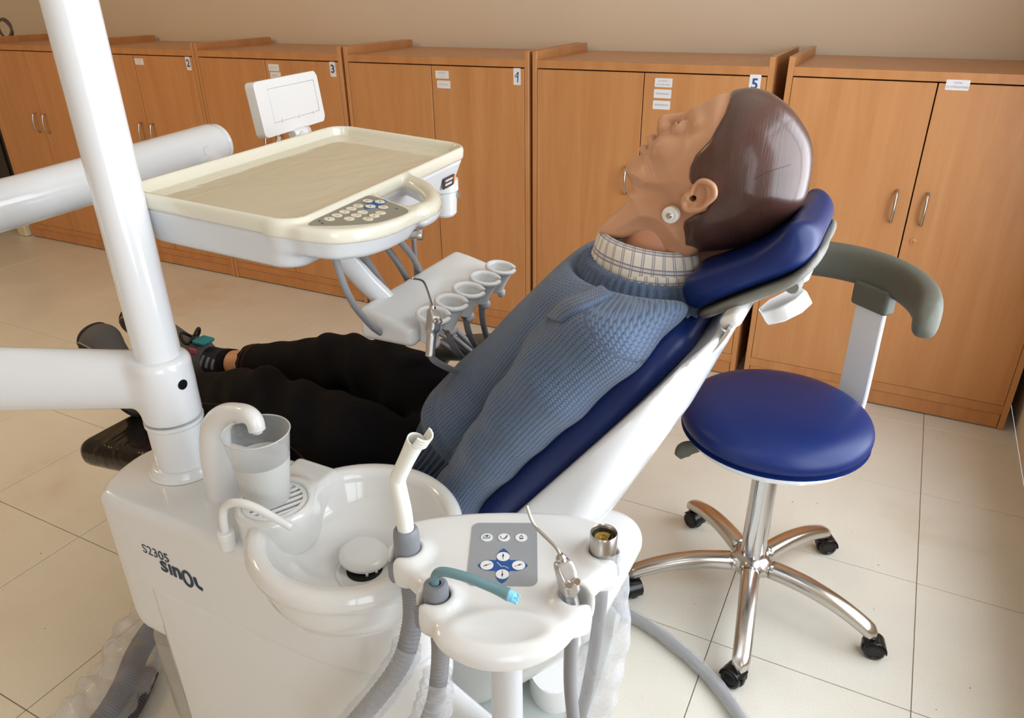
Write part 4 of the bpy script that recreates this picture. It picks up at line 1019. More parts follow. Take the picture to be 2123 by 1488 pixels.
for y0, ax_, az, nm in ((1.25, -1.448, 0.613, 'far'), (1.065, -1.50, 0.598, 'near')):
    dy = 0.012 if nm == 'far' else 0.03
    part('ankle', sweep('ankle', [(ax_ + 0.04, y0, az + 0.008), (ax_ - 0.03, y0, az - 0.006), (ax_ - 0.09, y0, az - 0.018)], [0.040, 0.037, 0.036], 24, n=12), SKIN, man)
    part('sock', sweep('sock', [(ax_ - 0.064, y0, az - 0.013), (ax_ - 0.07, y0, az - 0.014), (ax_ - 0.10, y0 + 0.002, az - 0.02), (ax_ - 0.15, y0 + 0.004, az - 0.028), (ax_ - 0.19, y0 + 0.006, az - 0.03)], [0.0385, 0.040, 0.040, 0.043, 0.044], 28, n=24), SOCK, man, 'dark sock with pale squares')
    part('sock_cuff', sweep('sock_cuff', [(ax_ - 0.056, y0, az - 0.011), (ax_ - 0.084, y0, az - 0.017)], [0.0395, 0.0415], 28, n=4), SOCKC, man)
    hx, hz = ax_ - 0.155, az - 0.050; tx, tz = (ax_ - 0.365, az + 0.075) if nm == 'near' else (ax_ - 0.475, az + 0.045)
    def shoef(X, Y, Z, hx=hx, hz=hz, tx=tx, tz=tz, y0=y0, dy=dy):
        f = s_cap(X, Y, Z, (hx, y0, hz), (hx - 0.04, y0, hz + 0.04), 0.040, 0.046)
        f = smin(f, s_cap(X, Y, Z, (hx - 0.02, y0, hz + 0.01), (tx + 0.06, y0 + dy, tz), 0.043, 0.044), 0.03)
        return smin(f, s_ell(X, Y, Z, (tx + 0.045, y0 + dy, tz), (0.052, 0.048, 0.040)), 0.02)
    dirv = np.array((tx - hx, tz - hz)); dirv /= np.linalg.norm(dirv); nrm = np.array((dirv[1], -dirv[0])); nrm = nrm if nrm[1] < 0 else -nrm
    def plane(X, Z, hx=hx, hz=hz): return (X - hx) * nrm[0] + (Z - hz) * nrm[1]
    lo_, hi_ = (tx - 0.04, y0 - 0.07, hz - 0.09), (hx + 0.07, y0 + 0.11, tz + 0.09)
    sh = part('shoe', nets('shoe', lambda X, Y, Z: smax(shoef(X, Y, Z), plane(X, Z) - 0.026, 0.006), lo_, hi_, 0.006), SHOE, man, 'grey trainer with dark panels')
    part('sole', nets('sole', lambda X, Y, Z: np.maximum(shoef(X, Y, Z) - 0.005, np.abs(plane(X, Z) - 0.034) - 0.011), lo_, hi_, 0.005), SOLE, sh)
    along = lambda X, Z: (X - hx) * dirv[0] + (Z - hz) * dirv[1]
    Ln = float(np.hypot(tx - hx, tz - hz))
    part('toe_bumper', nets('toe_bumper', lambda X, Y, Z: np.maximum(np.maximum(shoef(X, Y, Z) - 0.003, 0.006 - shoef(X, Y, Z) - 0.012), Ln - 0.014 - along(X, Z) + 0.0 * Y), lo_, hi_, 0.0045), SOLE, sh)
    part('side_panel', nets('side_panel', lambda X, Y, Z: np.maximum(np.maximum(shoef(X, Y, Z) - 0.0025, -shoef(X, Y, Z) - 0.006), np.maximum(np.sqrt(((along(X, Z) - Ln + 0.075) / 0.058) ** 2 + ((plane(X, Z) + 0.010) / 0.030) ** 2) * 0.030 - 0.030, Y - y0 - 0.02)), lo_, hi_, 0.0045), SHOED, sh)
    ring = np.array([(hx + dirv[0] * (Ln - 0.075 + 0.060 * math.cos(q)) + nrm[0] * (-0.010 + 0.031 * math.sin(q)), y0 - 0.04, hz + dirv[1] * (Ln - 0.075 + 0.060 * math.cos(q)) + nrm[1] * (-0.010 + 0.031 * math.sin(q))) for q in np.linspace(0, 2 * math.pi, 48)])
    for _ in range(12): ring[:, 1] += shoef(*ring.T) * 0.8
    part('piping', sweep('piping', ring, 0.0022, 8), SHOEL, sh)
    part('tongue', nets('tongue', lambda X, Y, Z: s_box(X, Y, Z, (hx - 0.005, y0, hz + 0.086), (0.022, 0.022, 0.006), 0.005), lo_, (hi_[0], hi_[1], hi_[2] + 0.05), 0.005), TEAL, sh)
    part('tongue_badge', box('tongue_badge', 0.026, 0.006, 0.016, 0.002, 1, (hx - 0.012, y0 - 0.034, hz + 0.068)), PINK, sh)
    lp = [(hx - 0.045 + 0.012 * math.cos(a), y0 - 0.005 + 0.03 * math.sin(a), hz + 0.096 + 0.014 * math.sin(2 * a)) for a in np.linspace(0, 2 * math.pi, 40)]
    part('lace_bow', sweep('lace_bow', lp, 0.0042, 8), SOLE, sh)
# ------------------------------------------------------------ the dental unit: water cabinet, bowl and lamp post
unit = thing('dental_unit', 'white dental unit cabinet with rinsing bowl and tall lamp post', 'dental unit', (-0.8, 0.68, 0))
NF = 0.573                                        # Y of the lettered face
UP = smooth_poly([(-1.06, NF), (-0.90, NF), (-0.75, NF), (-0.62, NF + 0.004), (-0.53, 0.60), (-0.49, 0.67), (-0.515, 0.75), (-0.60, 0.79), (-0.75, 0.80), (-0.90, 0.80), (-1.04, 0.79), (-1.10, 0.755), (-1.122, 0.69), (-1.11, 0.62), (-1.09, 0.589)], 110)
def upf(X, Y, Z):
    r = 0.016; q1 = s_poly(X, Y, UP) + r; q2 = np.maximum(Z - 0.762, 0.492 - Z) + r
    q3 = np.maximum(q2, 0) * np.where(Z > 0.6, 1.0, 0.3)
    f = np.sqrt(np.maximum(q1, 0) ** 2 + q3 ** 2) + np.minimum(np.maximum(q1, q2), 0) - r
    return smax(f, -s_cyl(X, Y, Z, (-0.612, 0.664, 0.80), 0.137, 0.098), 0.004)
part('upper_housing', nets('upper_housing', upf, (-1.15, 0.55, 0.47), (-0.47, 0.82, 0.785), 0.0055), WHITE, unit)
LOW = smooth_poly([(-0.985, NF + 0.004), (-0.90, NF + 0.004), (-0.75, NF + 0.004), (-0.62, NF + 0.008), (-0.535, 0.604), (-0.495, 0.67), (-0.52, 0.745), (-0.60, 0.785), (-0.75, 0.795), (-0.90, 0.795), (-0.975, 0.79), (-0.995, 0.77), (-1.0, 0.69), (-0.998, 0.60)], 110)
part('lower_housing', prism('lower_housing', LOW, 0.0, 0.60, 0.0, 1), WHITE, unit)
# curved door: a thin skin over the front of the lower housing
V = []; F = []; crv = spline([(-1.003, NF - 0.001), (-0.95, NF - 0.003), (-0.85, NF - 0.003), (-0.72, NF - 0.003), (-0.62, NF + 0.001), (-0.545, 0.588), (-0.497, 0.63), (-0.484, 0.67), (-0.49, 0.70)], 60)
tn = np.gradient(crv, axis=0); tn /= np.linalg.norm(tn, axis=1)[:, None]
zs = [0.06, 0.10, 0.20, 0.35, 0.50, 0.590, 0.597, 0.600]
for i in range(60):
    nx_, ny_ = tn[i][1], -tn[i][0]
    for k, z in enumerate(zs):
        o_ = 0.0 if z < 0.595 else (-0.0012 if z < 0.599 else -0.004)
        V.append((crv[i][0] + nx_ * o_, crv[i][1] + ny_ * o_, z - 0.004 * max(0, i - 40) / 20))
m_ = len(zs); K = len(V)
V += [(x - tn[i // m_][1] * 0.006, y + tn[i // m_][0] * 0.006, z) for i, (x, y, z) in enumerate(V)]
for i in range(59):
    for k in range(m_ - 1):
        a, b, c_, d_ = i * m_ + k, (i + 1) * m_ + k, (i + 1) * m_ + k + 1, i * m_ + k + 1
        F.append((a, b, c_, d_)); F.append((a + K, d_ + K, c_ + K, b + K))
    F.append((i * m_, i * m_ + K, (i + 1) * m_ + K, (i + 1) * m_)); F.append((i * m_ + m_ - 1, (i + 1) * m_ + m_ - 1, (i + 1) * m_ + m_ - 1 + K, i * m_ + m_ - 1 + K))
for k in range(m_ - 1):
    F.append((k, k + 1, k + 1 + K, k + K)); e = 59 * m_; F.append((e + k, e + k + K, e + k + 1 + K, e + k + 1))
part('door', mesh_of('door', V, F), WHITE, unit, 'curved white front door')
# lettering
FXU = lambda x, z: Matrix.Translation((x, NF - 0.0012, z)) @ FX
writing('model_number', 'S2305', 0.026, INK, FXU(-0.964, 0.6805), unit, bold=0.0)
def glyph(ch, x, z, sx, sy, bold=0.0016):
    me = text_mesh(ch, 0.03, bold=bold); co = np.array([v.co for v in me.vertices]); lo, hi = co.min(0), co.max(0)
    me.transform(FXU(x, z) @ Matrix.Diagonal((sx / (hi[0] - lo[0]), sy / (hi[1] - lo[1]), 1, 1)) @ Matrix.Translation((-(lo[0] + hi[0]) / 2, -(lo[1] + hi[1]) / 2, 0)))
    return me
lg = part('brand_lettering', glyph('s', -0.951, 0.6585, 0.0165, 0.023, 0.0004), NAVY, unit, 'dark blue lettering sinOL')
part('letter', glyph('I', -0.9365, 0.6575, 0.0052, 0.022, 0.0006), NAVY, lg)
part('letter', glyph('n', -0.9215, 0.6570, 0.0185, 0.022, 0.0009), NAVY, lg)
V = []; F = []; n = 40
for k in range(n):
    a = 2 * math.pi * k / n
    for q in (1.0, 0.55):
        for dd in (0, 0.0008): V.append((-0.8985 + 0.0128 * (1 if q == 1 else 0.52) * math.cos(a), NF - 0.0004 - dd, 0.6535 + 0.0175 * (1 if q == 1 else 0.70) * math.sin(a)))
for k in range(n):
    a, b = k * 4, ((k + 1) % n) * 4
    F += [(a + 1, b + 1, b + 3, a + 3), (a, a + 1, b + 1 - 0, b), (a + 2, b + 2, b + 3, a + 3)]
part('letter', mesh_of('letter', V, F, False), NAVY, lg)
me = sweep('letter', spline([(-0.8800, NF - 0.0006, 0.6640), (-0.8797, NF - 0.0006, 0.6550), (-0.8785, NF - 0.0006, 0.6480), (-0.8740, NF - 0.0006, 0.6445), (-0.8670, NF - 0.0006, 0.6435)], 20), 0.0038, 4, flat=0.25, up=(0, 1, 0)); part('letter', me, NAVY, lg)
# bowl
BX, BY = -0.612, 0.664
prof = [(0.0, 0.724), (0.02, 0.724), (0.05, 0.727), (0.085, 0.739), (0.110, 0.760), (0.1225, 0.784), (0.1275, 0.798), (0.135, 0.8055), (0.144, 0.8065), (0.152, 0.803), (0.157, 0.795), (0.1575, 0.786), (0.154, 0.776), (0.147, 0.7705)]
prof2 = [(0.146, 0.768), (0.1445, 0.764), (0.1435, 0.745), (0.139, 0.728), (0.128, 0.712), (0.110, 0.700), (0.0, 0.700)]
bowl = part('bowl', lathe('bowl', np.vstack([spline(prof, 60), spline(prof2, 24)]), 72, (BX, BY, 0), angle=80), PORC, unit, 'glossy white rinsing bowl')
part('drain', lathe('drain', [(0, 0.7275), (0.036, 0.7275), (0.037, 0.728), (0.040, 0.729), (0.042, 0.728), (0.042, 0.722), (0, 0.722)], 40, (BX + 0.016, BY - 0.010, 0.0)), PORC, bowl)
part('drain_hole', lathe('drain_hole', [(0, 0.7292), (0.027, 0.7292), (0.027, 0.727), (0, 0.727)], 32, (BX + 0.014, BY - 0.008, 0.0)), DARK, bowl)
part('drain_cover', lathe('drain_cover', spline([(0, 0.0135), (0.015, 0.0125), (0.028, 0.009), (0.036, 0.003), (0.037, 0.0), (0.034, -0.002), (0.0, -0.002)], 30), 40, (BX + 0.002, BY + 0.008, 0.738), angle=60, rot=Matrix.Rotation(R(8), 4, 'Y')), WHITE, bowl, 'domed drain cover')
for k in range(2): part('strainer_tooth', box('strainer_tooth', 0.004, 0.008, 0.005, 0.001, 1, (BX + 0.026 + 0.008 * k, BY - 0.018 + 0.012 * k, 0.731), rot=Matrix.Rotation(R(40), 4, 'Z')), WHITE, bowl)
# cup platform
PX, PY = -0.748, 0.645
def platf(X, Y, Z):
    f = s_cyl(X, Y, Z, (PX, PY, 0.775), 0.060, 0.037, 0.010)
    f = smin(f, s_box(X, Y, Z, (PX - 0.01, PY + 0.055, 0.775), (0.045, 0.06, 0.034), 0.012), 0.02)
    return smax(f, -s_cyl(X, Y, Z, (PX, PY, 0.822), 0.0485, 0.020, 0.002), 0.003)
part('cup_platform', nets('cup_platform', platf, (-0.83, 0.57, 0.73), (-0.67, 0.785, 0.825), 0.0035), PORC, unit)
gr = part('cup_grate', lathe('cup_grate', [(0.0415, 0.8055), (0.0485, 0.8055), (0.0485, 0.8105), (0.0465, 0.8115), (0.0415, 0.8115), (0.0415, 0.8055)], 48, (PX, PY, 0)), WHITE, unit)
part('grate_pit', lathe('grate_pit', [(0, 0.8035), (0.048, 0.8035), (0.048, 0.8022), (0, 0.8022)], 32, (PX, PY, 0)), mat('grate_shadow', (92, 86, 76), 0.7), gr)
ga = R(62)
for k in range(-3, 4):
    o_ = k * 0.0118; hl = math.sqrt(max(0.0, 0.043 ** 2 - o_ ** 2)) * 2
    part('slat', box('slat', hl, 0.0055, 0.005, 0.0008, 1, (PX - math.sin(ga) * o_, PY + math.cos(ga) * o_, 0.8088), rot=Matrix.Rotation(ga, 4, 'Z')), WHITE, gr)
part('cup_filler', sweep('cup_filler', [(-0.893, 0.668, 0.758), (-0.890, 0.668, 0.80), (-0.886, 0.668, 0.85), (-0.874, 0.668, 0.893), (-0.846, 0.667, 0.922), (-0.812, 0.666, 0.936), (-0.789, 0.663, 0.940), (-0.777, 0.661, 0.934), (-0.774, 0.660, 0.920)], [0.026, 0.0255, 0.0245, 0.0225, 0.0190, 0.0155, 0.0140, 0.0132, 0.0126], 28, n=60), WHITE, unit, 'curved cup filler spout')
part('filler_nozzle', lathe('filler_nozzle', [(0, 0.916), (0.0075, 0.916), (0.0085, 0.921), (0.0085, 0.927), (0, 0.927)], 16, (-0.774, 0.660, 0)), GREYW, unit)
rt = part('bowl_rinse_tube', sweep('bowl_rinse_tube', [(-0.787, 0.578, 0.775), (-0.785, 0.578, 0.812), (-0.776, 0.580, 0.835), (-0.752, 0.584, 0.847), (-0.722, 0.591, 0.841), (-0.676, 0.604, 0.815)], [0.0065, 0.0065, 0.0065, 0.0065, 0.0062, 0.0055], 16, n=40), WHITE, unit, 'thin curved rinse tube')
part('tube_base', lathe('tube_base', [(0, 0.758), (0.0125, 0.758), (0.0125, 0.774), (0.0135, 0.775), (0.0135, 0.786), (0.012, 0.788), (0.0075, 0.789), (0, 0.789)], 28, (-0.787, 0.578, 0)), WHITE, rt)
# lamp post
LX, LY = -1.012, 0.697
part('post_flange', lathe('post_flange', spline([(0, 0.762), (0.056, 0.762), (0.056, 0.767), (0.052, 0.774), (0.047, 0.778), (0.0, 0.778)], 24), 48, (LX, LY, 0), angle=60), WHITE2, unit)
part('post_collar', lathe('post_collar', [(0, 0.776), (0.0450, 0.776), (0.0450, 0.852), (0.0475, 0.856), (0.0475, 0.862), (0, 0.862)], 48, (LX, LY, 0)), WHITE2, unit)
part('lamp_post', lathe('lamp_post', [(0, 0.86), (0.0350, 0.86), (0.0350, 2.15), (0, 2.15)], 48, (LX, LY, 0)), WHITE2, unit, 'tall white enamelled post')
part('console_arm', sweep('console_arm', [(-0.56, 0.69, 0.50), (-0.45, 0.655, 0.50), (-0.335, 0.622, 0.50)], 0.028, 20, n=10, flat=1.3), WHITE, unit)

# ------------------------------------------------------------ cup, water bottle
def mixmat(name, rgb, clear, rough, gloss=0.1):
    m = bpy.data.materials.new(name); m.use_nodes = True; MATS[name] = m; t = m.node_tree; t.nodes.clear()
    o = t.nodes.new('ShaderNodeOutputMaterial'); tr = t.nodes.new('ShaderNodeBsdfTransparent'); pr = t.nodes.new('ShaderNodeBsdfPrincipled'); mx = t.nodes.new('ShaderNodeMixShader')
    lw = t.nodes.new('ShaderNodeLayerWeight'); lw.inputs['Blend'].default_value = 0.35
    pr.inputs['Base Color'].default_value = lin(rgb) + (1,); pr.inputs['Roughness'].default_value = rough
    mp = t.nodes.new('ShaderNodeMapRange'); mp.inputs['To Min'].default_value = 1 - clear; mp.inputs['To Max'].default_value = min(1, 1 - clear + 0.38)
    t.links.new(lw.outputs['Facing'], mp.inputs['Value']); t.links.new(mp.outputs[0], mx.inputs[0])
    t.links.new(tr.outputs[0], mx.inputs[1]); t.links.new(pr.outputs[0], mx.inputs[2]); t.links.new(mx.outputs[0], o.inputs[0])
    nt_ = t.nodes.new('ShaderNodeTexNoise'); nt_.inputs['Scale'].default_value = 45; nt_.inputs['Detail'].default_value = 4
    bp = t.nodes.new('ShaderNodeBump'); bp.inputs['Strength'].default_value = 0.5 if gloss > 0.3 else 0.0; bp.inputs['Distance'].default_value = 0.006
    tc = t.nodes.new('ShaderNodeTexCoord'); t.links.new(tc.outputs['Object'], nt_.inputs['Vector']); t.links.new(nt_.outputs['Fac'], bp.inputs['Height']); t.links.new(bp.outputs[0], pr.inputs['Normal'])
    return m
CLEAR = mixmat('clear_plastic', (216, 216, 214), 0.86, 0.08)
FROST = mixmat('frosted_plastic', (214, 214, 210), 0.42, 0.4)
WATER = mixmat('cloudy_water', (206, 210, 206), 0.55, 0.1)
FILM = mixmat('crinkled_clear_film', (222, 224, 228), 0.80, 0.12, gloss=0.5)
BOTP = mixmat('bottle_plastic', (190, 182, 168), 0.62, 0.2)
cup = thing('plastic_cup', 'frosted plastic cup standing on the grate under the cup filler', 'cup', (PX - 0.012, PY, 0.8118))
cx_, cy_ = PX - 0.012, PY
def rc(t): return 0.0315 + 0.0165 * t
H0, HH = 0.8118, 0.118
part('frosted_body', lathe('frosted_body', [(0.0, H0)] + [(rc(t), H0 + HH * t) for t in np.linspace(0, 0.62, 10)] + [(rc(t) - 0.0012, H0 + HH * t) for t in np.linspace(0.62, 0.02, 10)] + [(0.0, H0 + 0.002)], 48, (cx_, cy_, 0), angle=60), FROST, cup)
part('clear_rim', lathe('clear_rim', [(rc(t), H0 + HH * t) for t in np.linspace(0.62, 1, 8)] + [(rc(1) - 0.0012, H0 + HH)] + [(rc(t) - 0.0013, H0 + HH * t) for t in np.linspace(1, 0.62, 8)], 48, (cx_, cy_, 0), angle=60), CLEAR, cup)
part('lip', lathe('lip', [(rc(1) + 0.0011 * math.cos(a), H0 + HH + 0.0011 * math.sin(a)) for a in np.linspace(0, 2 * math.pi, 10)], 48, (cx_, cy_, 0), angle=80), FROST, cup)
bot = thing('water_bottle', 'clear plastic water bottle hanging under the dental unit', 'bottle', (-1.052, 0.64, 0.20))
bx_, by_ = -1.050, 0.640
part('bottle_body', lathe('bottle_body', spline([(0, 0.200), (0.040, 0.200), (0.052, 0.207), (0.056, 0.225), (0.056, 0.40), (0.054, 0.425), (0.046, 0.447), (0.030, 0.462), (0.018, 0.470), (0.017, 0.486)], 50), 40, (bx_, by_, 0), angle=70), BOTP, bot)
part('water', lathe('water', [(0, 0.203), (0.040, 0.203), (0.051, 0.210), (0.0545, 0.226), (0.0545, 0.322), (0, 0.322)], 40, (bx_, by_, 0)), WATER, bot)
part('cap', lathe('cap', [(0, 0.476), (0.021, 0.476), (0.021, 0.492), (0, 0.492)], 28, (bx_, by_, 0)), BLACK, bot)
part('dip_tube', sweep('dip_tube', [(bx_, by_, 0.478), (bx_ - 0.004, by_, 0.35), (bx_ + 0.006, by_, 0.215)], 0.004, 10, n=12), WHITE, bot)

# ------------------------------------------------------------ corrugated hoses in film behind the unit
def corr(amp, per):
    return lambda i, a: amp * math.cos(2 * math.pi * i / per)
def hose(name, pts, r, n, amp=0.07, per=4, seg=20):
    return sweep(name, pts, r, seg, n=n, wob=corr(amp, per))
def film(name, pts, r, n, seg=26, amp=0.10, seed=1):
    rd = random.Random(seed); ph = [rd.uniform(0, 6.28) for _ in range(6)]
    return sweep(name, pts, r, seg, n=n, cap=False, wob=lambda i, a: amp * (math.sin(3 * a + i * 0.35 + ph[0]) * 0.5 + math.sin(5 * a - i * 0.6 + ph[1]) * 0.35 + math.sin(2 * a + i * 0.9 + ph[2]) * 0.4 + 0.3 * math.sin(i * 0.8 + ph[3])))
DHOSE = mat('dark_corrugated_hose', (74, 70, 76), 0.4)
dh = thing('waste_hose', 'dark corrugated hose in a loose clear bag, lying on the floor left of the unit', 'hose', (-1.45, 0.7, 0.03))
hp = [(-1.50, 0.90, 0.035), (-1.475, 0.82, 0.05), (-1.43, 0.735, 0.06), (-1.385, 0.66, 0.05), (-1.36, 0.59, 0.04), (-1.35, 0.50, 0.035)]
part('corrugated_tube', hose('corrugated_tube', hp, 0.026, 240), DHOSE, dh)
part('second_tube', hose('second_tube', [(p[0] + 0.045, p[1] - 0.01, 0.03) for p in hp[2:]], 0.020, 140), DHOSE, dh)
part('clear_bag', film('clear_bag', [(-1.545, 1.02, 0.075)] + [(p[0] - 0.005, p[1], 0.07) for p in hp], [0.03, 0.050, 0.062, 0.064, 0.066, 0.066, 0.066], 60, amp=0.16, seed=4), FILM, dh)

# ------------------------------------------------------------ assistant console
CA = R(26); CM = Matrix.Translation((-0.38, 0.69, 0.80)) @ Matrix.Rotation(CA, 4, 'Z')
# the console and its instruments are drawn at their draft position and then set down, a tenth smaller, clear of the bowl
SET = Matrix.Translation((-0.342, 0.621, 0.870)) @ Matrix.Scale(0.9, 4) @ Matrix.Translation((0.38, -0.69, -0.80))
CP = (-0.342, 0.621)
def cpart(name, me, m, par=None, label=None): me.transform(SET); return part(name, me, m, par, label)
def CW_(x, y, z=0.0): return tuple(CM @ Vector((x, y, z)))
con = thing('assistant_console', 'white assistant console with grey keypad and instrument holders on a post', 'console', (CP[0], CP[1], 0))
HOLD = [(-0.134, 0.019, 205), (-0.084, -0.068, 192), (0.092, -0.067, 348), (0.136, 0.016, 335)]
CPOLY = smooth_poly([(-0.143, 0.092), (-0.07, 0.112), (0.02, 0.117), (0.10, 0.110), (0.150, 0.088), (0.163, 0.055), (0.150, 0.0), (0.118, -0.045), (0.098, -0.095), (0.072, -0.132), (0.035, -0.154), (0.0, -0.160), (-0.035, -0.154), (-0.072, -0.132), (-0.094, -0.095), (-0.112, -0.045), (-0.146, 0.0), (-0.156, 0.055)], 110)
def conf(X, Y, Z):
    d = s_poly(X, Y, CPOLY)
    top = 0.0 - 0.006 * np.clip((-0.05 - Y) / 0.1, 0, 1); r = 0.016
    q1 = d + r; q2 = np.maximum(Z - top, -0.036 - Z + 0.02 * np.clip(-d / 0.05, 0, 1) * 0) + r
    f = np.sqrt(np.maximum(q1, 0) ** 2 + np.maximum(q2, 0) ** 2) + np.minimum(np.maximum(q1, q2), 0) - r
    for hx_, hy_, an in HOLD:
        f = smin(f, s_cyl(X, Y, Z, (hx_, hy_, -0.018), 0.0285, 0.026, 0.010), 0.016)
    # shallow finger dish with a raised lip at the front
    f = smin(f, s_ell(X, Y, Z, (0, -0.118, -0.012), (0.082, 0.040, 0.0175)), 0.008)
    f = smax(f, -s_ell(X, Y, Z, (0, -0.116, 0.010), (0.068, 0.030, 0.0165)), 0.004)
    for hx_, hy_, an in HOLD:
        f = smax(f, -s_cyl(X, Y, Z, (hx_, hy_, 0), 0.0185, 0.09), 0.004)
        ca, sa = math.cos(R(an)), math.sin(R(an))
        al = (X - hx_) * ca + (Y - hy_) * sa; ac = -(X - hx_) * sa + (Y - hy_) * ca
        f = smax(f, -np.maximum(np.abs(ac) - 0.0105, np.abs(al - 0.025) - 0.025), 0.006)
    return f
me = nets('console_body', conf, (-0.185, -0.175, -0.065), (0.185, 0.13, 0.022), 0.0034); me.transform(CM)
cpart('console_body', me, WHITE, con)
def pad_part(name, outl, z0, z1, m, par, bev=0.0): return cpart(name, prism(name, outl, z0, z1, bev, 2, mtx=CM, bevb=0.0), m, par)
PADC = (-0.001, 0.018)
pad = pad_part('keypad', rrect(0.094, 0.128, 0.011, c=PADC), -0.001, 0.0009, PADG, con)
# blue cross behind the arrow keys
ky = -0.008
def leaf(L_, w_, an):
    o = []
    for s_ in (1, -1):
        pts = [(L_ * s_, 0), (L_ * 0.86 * s_, w_ * 0.55 * s_), (L_ * 0.68 * s_, w_ * 0.92 * s_), (L_ * 0.50 * s_, w_ * s_)]
        pts2 = [(L_ * 0.50 * s_, w_ * s_), (-L_ * 0.50 * s_, w_ * s_)]
        o += pts[:4]
        o += [(-L_ * 0.50 * s_, w_ * s_), (-L_ * 0.68 * s_, w_ * 0.92 * s_), (-L_ * 0.86 * s_, w_ * 0.55 * s_)]
    c_, sn = math.cos(an), math.sin(an)
    return [(PADC[0] + x * c_ - y * sn, ky + x * sn + y * c_) for x, y in o]
pad_part('blue_cross', leaf(0.0345, 0.0106, 0), 0.0009, 0.0011, BLUEP, pad); pad_part('blue_cross', leaf(0.0345, 0.0090, math.pi / 2), 0.0009, 0.00112, BLUEP, pad)
def flat(name, polys, par, m, z=0.0020):
    V = []; F = []
    for P_ in polys:
        i = len(V); V += [tuple(CM @ Vector((x, y, z))) for x, y in P_]; F.append(tuple(range(i, i + len(P_))))
    return cpart(name, mesh_of(name, V, F, False), m, par)
def strokes(pts, w):
    out = []
    for (a, b), (c, d) in zip(pts, pts[1:]):
        q = Vector((c - a, d - b)).normalized() * w; out.append([(a - q.y, b + q.x), (a + q.y, b - q.x), (c + q.y, d - q.x), (c - q.y, d + q.x)])
    return out
def arrow(cx, cy, an, L_=0.0062):
    c_, s_ = math.cos(an), math.sin(an); T_ = lambda x, y: (cx + x * c_ - y * s_, cy + x * s_ + y * c_)
    return [[T_(-L_, -0.0004), T_(L_ * 0.5, -0.0004), T_(L_ * 0.5, 0.0004), T_(-L_, 0.0004)], [T_(0.0, -0.0014), T_(L_, 0), T_(0.0, 0.0014)]]
for dx, dy, an in ((0, 0.0172, 90), (0, -0.0172, -90), (-0.0215, 0, 205), (0.0215, 0, 25)):
    k_ = pad_part('key', circ(0.0089, 28, (PADC[0] + dx, ky + dy)), 0.0011, 0.0017, KEYW, pad)
    flat('arrow', arrow(PADC[0] + dx, ky + dy, R(an)), k_, INK)
flat('chair_symbol', strokes([(PADC[0] - 0.008, ky + 0.006), (PADC[0] - 0.002, ky - 0.002), (PADC[0] + 0.003, ky - 0.002), (PADC[0] + 0.008, ky - 0.006)], 0.0004), pad, KEYW, 0.0014)
for q, dx in enumerate((-0.0245, 0.0, 0.0245)):
    kx_, kyy = PADC[0] + dx, PADC[1] + 0.031
    k_ = pad_part('key', circ(0.0084, 28, (kx_, kyy)), 0.0009, 0.0017, KEYW, pad)
    if q == 0:
        flat('bowl_symbol', strokes([(kx_ + 0.0052 * math.cos(a), kyy - 0.0005 + 0.0052 * math.sin(a)) for a in np.linspace(0, math.pi, 12)] + [(kx_ + 0.0052, kyy - 0.0005)], 0.00035) + [[(kx_ + 0.0019 * math.cos(a), kyy + 0.0024 + 0.0019 * math.sin(a)) for a in np.linspace(0, 6.0, 10)]] + [[(kx_ - 0.0055 + i * 0.0018, kyy - 0.0038), (kx_ - 0.0046 + i * 0.0018, kyy - 0.0038), (kx_ - 0.0046 + i * 0.0018, kyy - 0.0018), (kx_ - 0.0055 + i * 0.0018, kyy - 0.0018)] for i in range(6)], k_, BLUEP)
    elif q == 1:
        flat('reset_symbol', strokes([(kx_ + 0.0045, kyy + 0.004), (kx_ + 0.002, kyy - 0.002), (kx_ - 0.001, kyy - 0.0035)], 0.0009) + strokes([(kx_ - 0.0018, kyy - 0.0032), (kx_ - 0.005, kyy - 0.0012), (kx_ - 0.0045, kyy + 0.0018), (kx_ - 0.006, kyy + 0.0006)], 0.0004), k_, INK)
    else:
        flat('cup_symbol', [[(kx_ - 0.0023, kyy - 0.004), (kx_ + 0.0023, kyy - 0.004), (kx_ + 0.0023, kyy - 0.0015), (kx_ - 0.0023, kyy - 0.0015)]] + strokes([(kx_ - 0.0024, kyy - 0.0015), (kx_ - 0.0024, kyy + 0.001), (kx_ - 0.0008, kyy + 0.002), (kx_ - 0.0008, kyy + 0.0045), (kx_ + 0.0008, kyy + 0.0045), (kx_ + 0.0008, kyy + 0.002), (kx_ + 0.0024, kyy + 0.001), (kx_ + 0.0024, kyy - 0.0015)], 0.0004), k_, INK)
for hx_, hy_, an in HOLD[:2]:
    cpart('holder_switch', box('holder_switch', 0.012, 0.016, 0.03, 0.004, 2, CW_(hx_ + 0.024 * math.cos(R(an + 8)), hy_ + 0.024 * math.sin(R(an + 8)), -0.024), rot=Matrix.Rotation(CA + R(an + 8), 4, 'Z')), GREYP, con)
part('post', lathe('post', [(0, 0.02), (0.0215, 0.02), (0.0215, 0.835), (0.03, 0.84), (0.03, 0.846), (0, 0.846)], 36, CP + (0,)), GREYW, con, 'round white post')
part('post_foot', lathe('post_foot', [(0, 0.0), (0.07, 0.0), (0.07, 0.012), (0.03, 0.022), (0, 0.022)], 36, CP + (0,)), GREYW, con)

